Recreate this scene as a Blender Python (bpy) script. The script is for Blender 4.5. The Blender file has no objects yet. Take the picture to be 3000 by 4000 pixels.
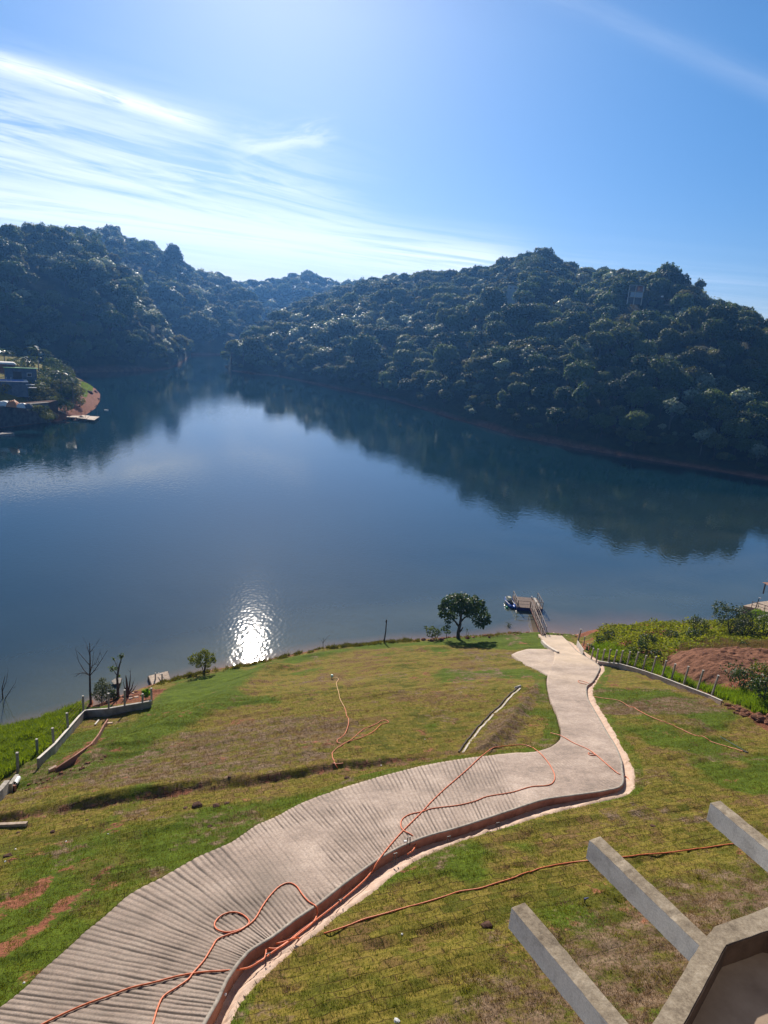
import bpy, math, random
import numpy as np
from mathutils import Matrix, Vector
random.seed(7)
rng = np.random.default_rng(7)
D = bpy.data
SC = bpy.context.scene
COL = SC.collection

# ------------------------------------------------------------------ camera
FPX, TH, RH, CAMH = 2773.0, math.radians(15), math.radians(5), 40.0
cf = np.array([0, math.cos(TH), -math.sin(TH)])
_u = np.array([0, math.sin(TH), math.cos(TH)])
_r = np.array([1.0, 0, 0])
cr = math.cos(RH) * _r + math.sin(RH) * _u
cu = -math.sin(RH) * _r + math.cos(RH) * _u
cam = D.objects.new('camera', D.cameras.new('camera'))
COL.objects.link(cam)
cam.data.sensor_fit = 'HORIZONTAL'
cam.data.sensor_width = 36
cam.data.lens = FPX / 3000 * 36
cam.data.clip_start = 0.2
cam.data.clip_end = 8000
m = Matrix.Identity(4)
for i in range(3):
    m[i][0], m[i][1], m[i][2] = cr[i], cu[i], -cf[i]
m[2][3] = CAMH
cam.matrix_world = m
SC.camera = cam

def ray(p):
    p = np.atleast_2d(np.array(p, float))
    d = cf + cr * ((p[:, 0:1] - 1500) / FPX) - cu * ((p[:, 1:2] - 2000) / FPX)
    return d / np.linalg.norm(d, axis=1, keepdims=True)
EYE = np.array([0, 0, CAMH])
def plane(p, z=0.0):
    d = ray(p); t = (z - CAMH) / d[:, 2]
    return EYE + d * t[:, None]
def at(px, py, Y):
    d = ray((px, py))[0]
    return EYE + d * (Y / d[1])

# ------------------------------------------------------------------ light
SUN_EL, SUN_AZ = math.radians(26.3), math.radians(-10.5)      # azimuth measured from +Y towards +X
W = D.worlds.new('World'); SC.world = W; W.use_nodes = True
nt = W.node_tree; nt.nodes.clear()
def nd(t, typ, **kw):
    n = t.nodes.new(typ)
    for k, v in kw.items():
        setattr(n, k, v)
    return n
def mth(t, op, a, b=None, c=None, clamp=False):
    n = t.nodes.new('ShaderNodeMath'); n.operation = op; n.use_clamp = clamp
    for i, v in enumerate((a, b, c)):
        if v is None: continue
        if isinstance(v, (int, float)): n.inputs[i].default_value = v
        else: t.links.new(v, n.inputs[i])
    return n.outputs[0]
def vdot(t, v, w):
    n = t.nodes.new('ShaderNodeVectorMath'); n.operation = 'DOT_PRODUCT'
    t.links.new(v, n.inputs[0]); n.inputs[1].default_value = tuple(w)
    return n.outputs['Value']
sky = nd(nt, 'ShaderNodeTexSky', sky_type='NISHITA', sun_disc=False)
sky.sun_elevation = SUN_EL; sky.sun_rotation = SUN_AZ
sky.altitude = 700; sky.air_density = 1.0; sky.dust_density = 0.42; sky.ozone_density = 3.0
gen = nd(nt, 'ShaderNodeTexCoord').outputs['Generated']
def streak(p1, p2, width, t0, t1, amp, sx, sy, seed, lo=0.4, hi=0.75, soft=0.25):
    """cirrus band along the great circle through two directions; width in radians"""
    a, b = ray(p1)[0], ray(p2)[0]
    n = np.cross(a, b); n /= np.linalg.norm(n)
    tx = b - a * np.dot(a, b); tx /= np.linalg.norm(tx)
    L = math.acos(np.dot(a, b))
    s = vdot(nt, gen, n); t = mth(nt, 'DIVIDE', vdot(nt, gen, tx), L)
    cx = nd(nt, 'ShaderNodeCombineXYZ')
    nt.links.new(mth(nt, 'MULTIPLY', t, L * sx), cx.inputs[0])
    nt.links.new(mth(nt, 'MULTIPLY', s, sy), cx.inputs[1])
    cx.inputs[2].default_value = seed
    no = nd(nt, 'ShaderNodeTexNoise'); no.inputs['Scale'].default_value = 1.0
    no.inputs['Detail'].default_value = 7; no.inputs['Roughness'].default_value = 0.62
    no.inputs['Distortion'].default_value = 0.6
    nt.links.new(cx.outputs[0], no.inputs['Vector'])
    nz = nd(nt, 'ShaderNodeMapRange'); nz.interpolation_type = 'SMOOTHSTEP'
    nt.links.new(no.outputs['Fac'], nz.inputs['Value'])
    nz.inputs['From Min'].default_value = lo; nz.inputs['From Max'].default_value = hi
    g = mth(nt, 'DIVIDE', s, width)
    g = mth(nt, 'POWER', 2.718, mth(nt, 'MULTIPLY', mth(nt, 'MULTIPLY', g, g), -1.0))
    def sm(lo_, hi_):
        r = nd(nt, 'ShaderNodeMapRange'); r.interpolation_type = 'SMOOTHSTEP'
        nt.links.new(t, r.inputs['Value']); r.inputs['From Min'].default_value = lo_; r.inputs['From Max'].default_value = hi_
        return r.outputs[0]
    w = mth(nt, 'MULTIPLY', sm(t0 - soft, t0), mth(nt, 'SUBTRACT', 1.0, sm(t1, t1 + soft)))
    return mth(nt, 'MULTIPLY', mth(nt, 'MULTIPLY', mth(nt, 'MULTIPLY', g, w), nz.outputs[0]), amp)
bands = [
    streak((0, 245), (950, 535), 0.010, -0.3, 0.72, 1.3, 12, 130, 1.0, 0.22, 0.58, 0.25),
    streak((0, 330), (950, 590), 0.030, -0.6, 0.7, 0.5, 7, 60, 2.0, 0.3, 0.7, 0.4),
    streak((0, 560), (1300, 860), 0.065, -0.9, 0.7, 0.9, 6, 70, 3.3, 0.36, 0.66, 0.5),
    streak((0, 640), (1500, 990), 0.038, -0.6, 0.8, 0.8, 5, 90, 5.1, 0.34, 0.66, 0.35),
    streak((0, 800), (1900, 1040), 0.028, -0.6, 0.92, 1.2, 4, 110, 7.7, 0.26, 0.58, 0.15),
    streak((0, 930), (1900, 1130), 0.045, -0.6, 1.1, 0.6, 4, 90, 9.2, 0.35, 0.7, 0.5),
    streak((1000, 560), (1300, 520), 0.016, 0.0, 0.7, 0.75, 12, 60, 11.0, 0.38, 0.66, 0.5),
    streak((1900, -150), (3000, 330), 0.012, 0.0, 1.2, 0.16, 3, 30, 13.0, 0.2, 0.7, 0.4),
]
tot = bands[0]
for b in bands[1:]:
    tot = mth(nt, 'SUBTRACT', mth(nt, 'ADD', tot, b), mth(nt, 'MULTIPLY', tot, b))
hs = nd(nt, 'ShaderNodeHueSaturation'); hs.inputs['Saturation'].default_value = 1.28
hz = nd(nt, 'ShaderNodeMapRange'); nt.links.new(vdot(nt, gen, (0, 0, 1)), hz.inputs['Value']); hz.inputs['From Min'].default_value = 0.; hz.inputs['From Max'].default_value = .33
tn = nd(nt, 'ShaderNodeMix', data_type='RGBA'); nt.links.new(hz.outputs[0], tn.inputs['Factor']); tn.inputs['A'].default_value = (.545, .575, .74, 1); tn.inputs['B'].default_value = (.95, .965, 1.0, 1)
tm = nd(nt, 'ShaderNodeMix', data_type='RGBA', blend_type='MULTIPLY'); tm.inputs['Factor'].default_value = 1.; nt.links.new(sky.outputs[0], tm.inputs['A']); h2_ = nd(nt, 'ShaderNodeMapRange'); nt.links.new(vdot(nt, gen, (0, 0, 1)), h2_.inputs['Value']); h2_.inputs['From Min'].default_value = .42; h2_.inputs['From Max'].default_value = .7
t2 = nd(nt, 'ShaderNodeMix', data_type='RGBA'); nt.links.new(h2_.outputs[0], t2.inputs['Factor']); nt.links.new(tn.outputs['Result'], t2.inputs['A']); t2.inputs['B'].default_value = (1.75, 1.15, .78, 1)  # overhead sky, out of view, tinted warm to cut blue ambient light
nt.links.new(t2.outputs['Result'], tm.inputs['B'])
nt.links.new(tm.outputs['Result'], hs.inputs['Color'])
mx = nd(nt, 'ShaderNodeMix', data_type='RGBA')
nt.links.new(mth(nt, 'MULTIPLY', tot, 0.85, clamp=True), mx.inputs['Factor'])
nt.links.new(hs.outputs[0], mx.inputs['A']); mx.inputs['B'].default_value = (10.0, 10.7, 11.8, 1)
bg = nd(nt, 'ShaderNodeBackground'); bg.inputs['Strength'].default_value = 0.073
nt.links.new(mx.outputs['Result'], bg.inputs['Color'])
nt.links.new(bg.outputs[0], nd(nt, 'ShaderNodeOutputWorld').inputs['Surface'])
sun = D.objects.new('sun', D.lights.new('sun', 'SUN')); COL.objects.link(sun)
sun.data.energy = 5.0; sun.data.angle = math.radians(0.53); sun.data.color = (1.0, 0.905, 0.785)
sdir = Vector((math.sin(SUN_AZ) * math.cos(SUN_EL), math.cos(SUN_AZ) * math.cos(SUN_EL), math.sin(SUN_EL)))
sun.rotation_euler = sdir.to_track_quat('Z', 'Y').to_euler()
sun.location = (0, 0, 90)
SC.view_settings.view_transform = 'Standard'; SC.view_settings.look = 'None'
SC.view_settings.exposure = 0.52; SC.view_settings.gamma = 1.0
cy = SC.cycles
SC.render.engine = 'CYCLES'
cy.use_denoising = True
try: cy.denoiser = 'OPENIMAGEDENOISE'
except Exception: pass
cy.max_bounces = 5; cy.diffuse_bounces = 2; cy.glossy_bounces = 3; cy.transmission_bounces = 2
cy.transparent_max_bounces = 6; cy.volume_bounces = 0; cy.sample_clamp_indirect = 4.0
cy.caustics_reflective = False; cy.caustics_refractive = False
SC.render.threads_mode = 'AUTO'

# ------------------------------------------------------------------ helpers
def tag(o, label=None, cat=None, group=None, kind=None):
    if label: o['label'] = label
    if cat: o['category'] = cat
    if group: o['group'] = group
    if kind: o['kind'] = kind
    return o
def empty(name, loc=(0, 0, 0), rz=0.0, label=None, cat=None, group=None):
    o = D.objects.new(name, None); COL.objects.link(o)
    o.location = tuple(float(c) for c in loc); o.rotation_euler = (0, 0, rz); o.empty_display_size = 0.3
    return tag(o, label, cat, group)
def mesh_np(name, V, Fq, mat, parent=None, smooth=False, attrs=None):
    """V (n,3), Fq (m,k) arrays -> linked mesh object"""
    me = D.meshes.new(name)
    V = np.asarray(V, np.float32); Fq = np.asarray(Fq, np.int32); k = Fq.shape[1]
    me.vertices.add(len(V)); me.vertices.foreach_set('co', V.ravel())
    me.loops.add(Fq.size); me.loops.foreach_set('vertex_index', Fq.ravel())
    me.polygons.add(len(Fq)); me.polygons.foreach_set('loop_start', np.arange(0, Fq.size, k, dtype=np.int32))
    me.polygons.foreach_set('loop_total', np.full(len(Fq), k, np.int32))
    if smooth: me.polygons.foreach_set('use_smooth', np.ones(len(Fq), bool))
    me.update(calc_edges=True)
    for an, arr in (attrs or {}).items():
        a = me.color_attributes.new(an, 'FLOAT_COLOR', 'POINT')
        a.data.foreach_set('color', np.asarray(arr, np.float32).ravel())
    if mat: me.materials.append(mat)
    o = D.objects.new(name, me)
    COL.objects.link(o)
    if parent is not None: o.parent = parent
    return o
class MB:
    def __init__(s): s.v = []; s.f = []
    def add(s, vs, fs):
        b = len(s.v); s.v += [tuple(float(c) for c in v) for v in vs]; s.f += [tuple(i + b for i in f) for f in fs]
    def hexa(s, lo, hi):
        n = len(lo)
        fs = [tuple(range(n - 1, -1, -1)), tuple(range(n, 2 * n))] + [(i, (i + 1) % n, n + (i + 1) % n, n + i) for i in range(n)]
        s.add(list(lo) + list(hi), fs)
    def box(s, c, size, rz=0.0, M=None):
        hx, hy, hz = [q / 2 for q in size]
        P = [(-hx, -hy), (hx, -hy), (hx, hy), (-hx, hy)]
        if M is None: M = Matrix.Rotation(rz, 3, 'Z')
        f = lambda x, y, z: Vector(c) + M @ Vector((x, y, z))
        s.hexa([f(x, y, -hz) for x, y in P], [f(x, y, hz) for x, y in P])
    def bar(s, a, b, w, h=None, up=(0, 0, 1)):
        h = h or w; a = Vector(a); b = Vector(b); d = (b - a)
        if d.length < 1e-6: return
        d.normalize(); u = Vector(up)
        if abs(d.dot(u)) > 0.97: u = Vector((0, 1, 0))
        x = d.cross(u).normalized() * (w / 2); z = x.cross(d).normalized() * (h / 2)
        s.hexa([a - x - z, a + x - z, a + x + z, a - x + z], [b - x - z, b + x - z, b + x + z, b - x + z])
    def tube(s, pts, rad, n=8, cap=True):
        pts = [Vector(p) for p in pts]
        if not hasattr(rad, '__len__'): rad = [rad] * len(pts)
        b = len(s.v); prev = None
        for i, p in enumerate(pts):
            d = (pts[min(i + 1, len(pts) - 1)] - pts[max(i - 1, 0)])
            d = d.normalized() if d.length > 1e-7 else Vector((0, 0, 1))
            if prev is None:
                u = Vector((0, 0, 1)) if abs(d.z) < 0.9 else Vector((1, 0, 0)); x = d.cross(u).normalized()
            else: x = (prev - d * prev.dot(d)).normalized()
            prev = x; y = d.cross(x)
            for k in range(n):
                a = 2 * math.pi * k / n
                s.v.append(tuple(p + (x * math.cos(a) + y * math.sin(a)) * rad[i]))
        for i in range(len(pts) - 1):
            for k in range(n):
                k2 = (k + 1) % n
                s.f.append((b + i * n + k, b + i * n + k2, b + (i + 1) * n + k2, b + (i + 1) * n + k))
        if cap:
            s.f.append(tuple(b + k for k in range(n - 1, -1, -1)))
            s.f.append(tuple(b + (len(pts) - 1) * n + k for k in range(n)))
    def rings(s, R, closed=True):
        """loft through equal-length rings with caps"""
        n = len(R[0]); b = len(s.v)
        for r in R: s.v += [tuple(float(c) for c in p) for p in r]
        for i in range(len(R) - 1):
            for k in range(n):
                k2 = (k + 1) % n
                s.f.append((b + i * n + k, b + i * n + k2, b + (i + 1) * n + k2, b + (i + 1) * n + k))
        s.f.append(tuple(b + k for k in range(n - 1, -1, -1)))
        s.f.append(tuple(b + (len(R) - 1) * n + k for k in range(n)))
    def build(s, name, mat, parent=None, smooth=False, bevel=0.0):
        me = D.meshes.new(name); me.from_pydata(s.v, [], s.f)
        if smooth: me.polygons.foreach_set('use_smooth', [True] * len(me.polygons))
        me.update(); me.materials.append(mat)
        o = D.objects.new(name, me); COL.objects.link(o)
        if parent is not None: o.parent = parent
        if bevel:
            b = o.modifiers.new('bevel', 'BEVEL'); b.width = bevel; b.segments = 2; b.limit_method = 'ANGLE'
        return o
def local(o):
    """vertices were written in world space: keep them there under a placed empty parent"""
    p = o.parent
    if p is not None: o.matrix_parent_inverse = (Matrix.Translation(p.location) @ p.rotation_euler.to_matrix().to_4x4()).inverted()
    return o

def _hash(ix, iy, seed):
    h = (ix.astype(np.int64) * 374761393 + iy.astype(np.int64) * 668265263 + seed * 1442695041) & 0xffffffff
    h = ((h ^ (h >> 13)) * 1274126177) & 0xffffffff
    return ((h ^ (h >> 16)) & 0xffff) / 65535.0
def vnoise(x, y, seed=0):
    x = np.asarray(x, float); y = np.asarray(y, float)
    ix = np.floor(x); iy = np.floor(y); fx = x - ix; fy = y - iy
    fx = fx * fx * (3 - 2 * fx); fy = fy * fy * (3 - 2 * fy)
    a = _hash(ix, iy, seed); b = _hash(ix + 1, iy, seed); c = _hash(ix, iy + 1, seed); d = _hash(ix + 1, iy + 1, seed)
    return (a * (1 - fx) + b * fx) * (1 - fy) + (c * (1 - fx) + d * fx) * fy
def fbm(x, y, seed=0, oct=4):
    s = 0; a = 0.5; t = 0
    for k in range(oct):
        s = s + a * vnoise(x * 2 ** k + 13.7 * k, y * 2 ** k - 7.1 * k, seed + k); t += a; a *= 0.5
    return s / t
def sst(a, b, x):
    t = np.clip((x - a) / (b - a), 0, 1); return t * t * (3 - 2 * t)
def inpoly(x, y, P):
    r = np.zeros(np.shape(x), bool); n = len(P)
    for i in range(n):
        x1, y1 = P[i][:2]; x2, y2 = P[(i + 1) % n][:2]
        if y1 == y2: continue
        c = ((y1 > y) != (y2 > y)) & (x < (x2 - x1) * (y - y1) / (y2 - y1) + x1)
        r ^= c
    return r
def dpoly(x, y, P, closed=True):
    d = np.full(np.shape(x), 1e9); n = len(P)
    for i in range(n if closed else n - 1):
        ax, ay = P[i][:2]; bx, by = P[(i + 1) % n][:2]
        vx, vy = bx - ax, by - ay; L = vx * vx + vy * vy + 1e-12
        t = np.clip(((x - ax) * vx + (y - ay) * vy) / L, 0, 1)
        d = np.minimum(d, (x - ax - t * vx) ** 2 + (y - ay - t * vy) ** 2)
    return np.sqrt(d)
def sdf(x, y, P):
    d = dpoly(x, y, P); return np.where(inpoly(x, y, P), d, -d)      # positive inside

# ------------------------------------------------------------------ near bank: base height
_sh = [((-700, 3050), .9), ((-300, 2925), .9), ((0, 2838), .9), ((120, 2808), .9), ((241, 2775), .9), ((330, 2768), .5), ((362, 2732), .3), ((524, 2703), .3),
       ((590, 2679), .3), ((675, 2655), .4), ((753, 2634), .4), ((844, 2613), .4), ((1000, 2589), .4), ((1120, 2561), .4),
       ((1259, 2534), .4), ((1500, 2507), .4), ((1633, 2498), .4), ((1783, 2489), .4), ((2000, 2474), .4), ((2120, 2476), .2),
       ((2253, 2487), .15), ((2290, 2472), .6), ((2350, 2440), 2.0), ((2542, 2428), 2.0), ((2723, 2426), 2.0), ((2904, 2407), 2.0), ((3150, 2400), 2.0), ((3600, 2390), 2.)]
SHP = np.array([plane(p, z)[0][:2] for p, z in _sh])
SHP = SHP[np.argsort(SHP[:, 0])]
SHX = np.r_[-200, SHP[:, 0], 200]; SHY = np.r_[SHP[0, 1] - 25, SHP[:, 1], SHP[-1, 1] + 30]
_gx = np.arange(-200, 200, .5); _gy = np.interp(_gx, SHX, SHY)
_k = np.exp(-np.arange(-60, 60.5, .5) ** 2 / (2 * 13. ** 2)); _k /= _k.sum()
_pad = len(_k) // 2
_gs = np.convolve(np.pad(_gy, _pad, mode='edge'), _k, 'valid')
def shore(x): return np.interp(x, _gx, _gy)
LOT = None
TRI = None
CREST = None
CREASE = None
def base(x, y):
    x = np.asarray(x, float); y = np.asarray(y, float)
    ys = shore(x); ysm = np.interp(x, _gx, _gs); d = ys - y
    z = 0.30 * (ysm - y)
    z = z - 0.30 * (ysm - ys) * np.exp(-np.maximum(d, 0) / 14.)
    z = z + 0.45 * sst(-.9, .15, d) - 0.45
    z = np.where(d < 0, np.maximum(d * 0.9 + .45 * sst(-.9, .15, d), -3.), z + .45)
    z = np.where(z > 22, 22 + (z - 22) * .8, z)
    if LOT is not None:
        s = sdf(x, y, LOT)
        z = z + 1.3 * sst(0., 5., s) * sst(-.6, .9, d)
    if CREST is not None:
        z = z + .65 * np.exp(-(dpoly(x, y, CREST, False) / 1.9) ** 2)
    if TRI is not None:
        z = z + .75 * sst(0., 2.2, sdf(x, y, TRI))
    if CREASE is not None:
        dc = dpoly(x, y, CREASE, False); xc, yc = CREASE[:, 0], CREASE[:, 1]
        side = y - np.interp(x, xc, yc)
        w = sst(xc[0] - 8, xc[0] + 2, x) * (1 - sst(xc[-1] - 8, xc[-1], x))
        z = z + w * np.where(side > 0, .50 * sst(0, .7 + .6 * vnoise(x / 2.5, y / 2.5, 5), dc) * np.exp(-dc / 6.) * (.85 + .5 * vnoise(x / 5., y / 5., 6)), .04 * np.exp(-dc / 1.5))
    return z
def rayhit(p, zf, off=0.0, tmin=4., tmax=300., n=1200):
    d = ray(p); ts = np.geomspace(tmin, tmax, n); out = []
    for q in d:
        P = EYE + q * ts[:, None]; g = P[:, 2] - (zf(P[:, 0], P[:, 1]) + off)
        i = np.argmax(g < 0)
        if g[i] >= 0: out.append(EYE + q * ((0 - CAMH) / q[2])); continue
        a, b = ts[max(i - 1, 0)], ts[i]
        for _ in range(25):
            c = (a + b) / 2; Pc = EYE + q * c
            if Pc[2] - (float(zf(Pc[0], Pc[1])) + off) < 0: b = c
            else: a = c
        out.append(EYE + q * b)
    return np.array(out)
def hit(p, off=0.0): return rayhit(p, base, off)
def Z7(z, o, s=0.6028): return [(o[0] + a * s, o[1] + b * s) for a, b in z]
_fl = [(2311, 2564), (2330, 2577), (2352, 2582), (2376, 2586), (2397, 2590), (2421, 2593), (2449, 2599), (2477, 2607), (2509, 2617), (2545, 2629), (2585, 2643), (2623, 2654), (2669, 2674), (2723, 2693), (2778, 2718)]
_ft = [(2318, 2534), (2337, 2537), (2362, 2538), (2385, 2538), (2410, 2541), (2434, 2543), (2462, 2547), (2494, 2549), (2525, 2562), (2563, 2566), (2603, 2582), (2638, 2595), (2690, 2605), (2747, 2620), (2806, 2640)]
FEN = hit(_fl)
_lot = hit([(2262, 2500), (2276, 2540)] + _fl + [(2850, 2750), (3100, 2840), (3600, 3000)])[:, :2]
LOT = np.vstack([_lot, [[150, 60], [150, 160], [20, 160], [_lot[0, 0] + 1., 93.]]])
CREST = hit([(1060, 2610), (1000, 2650), (900, 2715), (800, 2775), (650, 2840), (470, 2925), (330, 2985)])[:, :2]
CREASE = hit([(-200, 3235), (0, 3215), (150, 3190), (362, 3160), (543, 3132), (723, 3102), (1000, 3065), (1181, 3031), (1301, 3007), (1482, 2989), (1680, 2962), (1802, 2927)])[:, :2]

# ------------------------------------------------------------------ materials
def new_mat(name):
    ma = D.materials.new(name); ma.use_nodes = True
    return ma, ma.node_tree, ma.node_tree.nodes['Principled BSDF']
def setp(b, **kw):
    for k, v in kw.items(): b.inputs[k.replace('_', ' ')].default_value = v
def noise(t, scale, vec=None, detail=5, rough=.6, dist=0.):
    n = nd(t, 'ShaderNodeTexNoise'); n.inputs['Scale'].default_value = scale; n.inputs['Detail'].default_value = detail
    n.inputs['Roughness'].default_value = rough; n.inputs['Distortion'].default_value = dist
    if vec is not None: t.links.new(vec, n.inputs['Vector'])
    return n.outputs['Fac']
def ramp(t, fac, stops, interp='LINEAR'):
    r = nd(t, 'ShaderNodeValToRGB'); r.color_ramp.interpolation = interp
    e = r.color_ramp.elements
    while len(e) < len(stops): e.new(0.5)
    for el, (p, c) in zip(e, stops):
        el.position = p; el.color = (*c, 1) if len(c) == 3 else c
    if fac is not None: t.links.new(fac, r.inputs[0])
    return r.outputs[0]
def mixc(t, f, a, b, mode='MIX'):
    n = nd(t, 'ShaderNodeMix', data_type='RGBA', blend_type=mode)
    for k, v in (('Factor', f), ('A', a), ('B', b)):
        if isinstance(v, (int, float)): n.inputs[k].default_value = v
        elif isinstance(v, tuple): n.inputs[k].default_value = (*v, 1) if len(v) == 3 else v
        else: t.links.new(v, n.inputs[k])
    return n.outputs['Result']
def mrange(t, v, a, b, c=0., d=1.):
    n = nd(t, 'ShaderNodeMapRange'); t.links.new(v, n.inputs[0])
    for k, q in zip(('From Min', 'From Max', 'To Min', 'To Max'), (a, b, c, d)): n.inputs[k].default_value = q
    return n.outputs[0]
def bump(t, h, strength, dist, prev=None):
    n = nd(t, 'ShaderNodeBump'); n.inputs['Strength'].default_value = strength; n.inputs['Distance'].default_value = dist
    t.links.new(h, n.inputs['Height'])
    if prev is not None: t.links.new(prev, n.inputs['Normal'])
    return n.outputs[0]
def geo(t): return nd(t, 'ShaderNodeNewGeometry').outputs['Position']
def simple(name, c1, c2, scale=3., rough=.8, bs=.4, bd=.02, spec=.3, detail=6, lo=.35, hi=.65, metal=0., scale2=None):
    ma, t, b = new_mat(name); P = geo(t)
    n = noise(t, scale, P, detail, .65)
    col = ramp(t, n, [(lo, c1), (hi, c2)])
    if scale2:
        n2 = noise(t, scale2, P, 4, .6); col = mixc(t, mrange(t, n2, .3, .7, 0, .5), col, (0.5, 0.5, 0.5), 'OVERLAY')
    t.links.new(col, b.inputs['Base Color'])
    setp(b, Roughness=rough, Specular_IOR_Level=spec, Metallic=metal)
    if bs: t.links.new(bump(t, noise(t, scale * 4, P, 6, .7), bs, bd), b.inputs['Normal'])
    return ma
def leafmat(name, dark, light, trans=.35, rough=.45, spec=.5, tscale=.25, var=.5, tr_col=None):
    """foliage: colour varies per tree and per clump, thin leaves let light through"""
    ma, t, b = new_mat(name)
    tc = nd(t, 'ShaderNodeTexCoord').outputs['Object']
    oi = nd(t, 'ShaderNodeObjectInfo').outputs['Random']
    n = noise(t, tscale * 3, tc, 4, .7)
    f = mth(t, 'ADD', mth(t, 'MULTIPLY', n, 1 - var), mth(t, 'MULTIPLY', oi, var))
    col = ramp(t, f, [(.2, dark), (.8, light)])
    hv = nd(t, 'ShaderNodeHueSaturation')
    t.links.new(mth(t, 'ADD', .47, mth(t, 'MULTIPLY', mth(t, 'FRACT', mth(t, 'MULTIPLY', oi, 7.3)), .05)), hv.inputs['Hue'])
    t.links.new(col, hv.inputs['Color']); col = hv.outputs[0]
    t.links.new(col, b.inputs['Base Color']); setp(b, Roughness=rough, Specular_IOR_Level=spec)
    tr = nd(t, 'ShaderNodeBsdfTranslucent')
    t.links.new(mixc(t, 1., col, (1.3, 1.25, .5), 'MULTIPLY'), tr.inputs['Color'])
    ms = nd(t, 'ShaderNodeMixShader'); ms.inputs[0].default_value = trans
    t.links.new(b.outputs[0], ms.inputs[1]); t.links.new(tr.outputs[0], ms.inputs[2])
    t.links.new(ms.outputs[0], t.nodes['Material Output'].inputs['Surface'])
    return ma
M = {}
M['forest_a'] = leafmat('forest_leaf_dark', (.020, .044, .014), (.125, .175, .048), .34, .62, .22)
M['forest_b'] = leafmat('forest_leaf_olive', (.050, .068, .016), (.19, .195, .052), .34, .62, .2)
M['forest_c'] = leafmat('forest_leaf_silver', (.14, .19, .12), (.38, .44, .33), .28, .5, .4)
M['bark'] = simple('bark', (.05, .035, .025), (.12, .09, .07), 6, .9, .6, .03)
M['bark_grey'] = simple('bark_grey', (.09, .075, .065), (.2, .17, .15), 6, .9, .5, .02)
M['deadwood'] = simple('deadwood', (.045, .028, .02), (.12, .08, .06), 5, .9, .4, .02)
M['palm'] = leafmat('palm_leaf', (.03, .055, .02), (.07, .11, .04), .25, .32, .6)
M['tree_leaf'] = leafmat('broad_leaf', (.030, .060, .014), (.09, .13, .035), .32, .5, .28, 1.2, .0)
M['shrub_leaf'] = leafmat('shrub_leaf', (.05, .085, .015), (.13, .17, .04), .4, .6, .2, 1.5, .0)
M['fine_leaf'] = leafmat('fine_leaf', (.06, .09, .012), (.17, .20, .035), .45, .6, .2, 1.5, .0)
M['needle'] = leafmat('needle_leaf', (.035, .06, .022), (.09, .12, .05), .3, .6, .3, 1.5, .0)
M['lush'] = leafmat('tall_grass_blade', (.09, .19, .010), (.21, .33, .025), .5, .65, .15, .25, .0)
M['creeper'] = leafmat('creeper_leaf', (.12, .20, .012), (.32, .37, .03), .5, .75, .1, .22, .0)
M['concrete'] = simple('weathered_concrete', (.20, .175, .145), (.43, .38, .32), 4, .9, .5, .01, .2, 8, .3, .7)
M['concrete_pale'] = simple('pale_concrete', (.42, .38, .33), (.66, .61, .54), 3, .85, .4, .01, .2)
M['wall_conc'] = simple('retaining_concrete', (.22, .20, .17), (.42, .38, .33), 1.6, .9, .4, .02, .2)
M['wood_grey'] = simple('weathered_wood', (.10, .065, .05), (.24, .17, .13), 8, .8, .5, .01)
M['wood_pale'] = simple('pale_planks', (.33, .24, .17), (.58, .46, .35), 3, .8, .4, .01)
M['rail'] = simple('painted_rail', (.08, .055, .04), (.20, .15, .12), 5, .6, .2, .005, .4)
M['blue'] = simple('blue_paint', (.012, .02, .10), (.03, .05, .2), 2, .5, .1, .005, .5)
M['blue_bright'] = simple('bright_blue_plastic', (.02, .09, .42), (.05, .16, .6), 2, .35, .05, .002, .5)
M['white'] = simple('white_plastic', (.6, .6, .58), (.8, .8, .78), 3, .4, .05, .002, .5)
M['cream'] = simple('cream_cover', (.6, .56, .38), (.75, .7, .5), 4, .6, .2, .005, .4)
M['black'] = simple('black_plastic', (.012, .012, .014), (.03, .03, .035), 4, .5, .1, .002, .5)
M['green_p'] = simple('green_float', (.03, .45, .14), (.08, .6, .25), 3, .4, 0, 0, .5)
M['mint'] = simple('pale_green_plastic', (.35, .62, .48), (.5, .75, .6), 3, .4, 0, 0, .5)
M['teal'] = simple('dark_teal_metal', (.01, .06, .05), (.03, .1, .08), 3, .5, .1, .002, .5)
M['rust'] = simple('rusty_iron', (.10, .03, .015), (.2, .07, .04), 9, .8, .3, .003, .3)
M['hose'] = simple('orange_conduit', (.56, .105, .022), (.74, .18, .055), 5, .5, .2, .004, .4)
M['hose_y'] = simple('faded_yellow_conduit', (.55, .27, .07), (.72, .42, .16), 5, .5, .2, .004, .4)
M['clod'] = simple('earth_clod', (.05, .027, .02), (.16, .09, .065), 5, 1., .9, .05, .1)
M['reddirt'] = simple('red_earth', (.12, .052, .030), (.32, .155, .095), 1.2, 1., 1., .2, .1, 10, .3, .7)
M['brickred'] = simple('brick_red_render', (.20, .085, .055), (.40, .20, .145), 1.5, .9, .5, .01, .2, 8, .3, .7)
M['gutter'] = simple('pink_mortar', (.44, .30, .22), (.66, .50, .39), 2.2, .9, .6, .02, .2, 8, .3, .7)
M['lip'] = simple('pale_mortar', (.50, .43, .36), (.70, .62, .53), 3, .9, .5, .01, .2)
M['hillwall'] = simple('pale_render', (.30, .36, .42), (.45, .5, .56), 1, .8, .2, .01, .3)
M['housewall'] = simple('blue_grey_wall', (.07, .10, .14), (.14, .17, .21), 1, .8, .2, .01, .3)
M['greywall'] = simple('grey_block_wall', (.08, .08, .09), (.17, .165, .17), .8, .9, .4, .03, .2)
M['dark'] = simple('dark_opening', (.01, .012, .015), (.02, .022, .028), 2, .3, 0, 0, .5)
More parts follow.
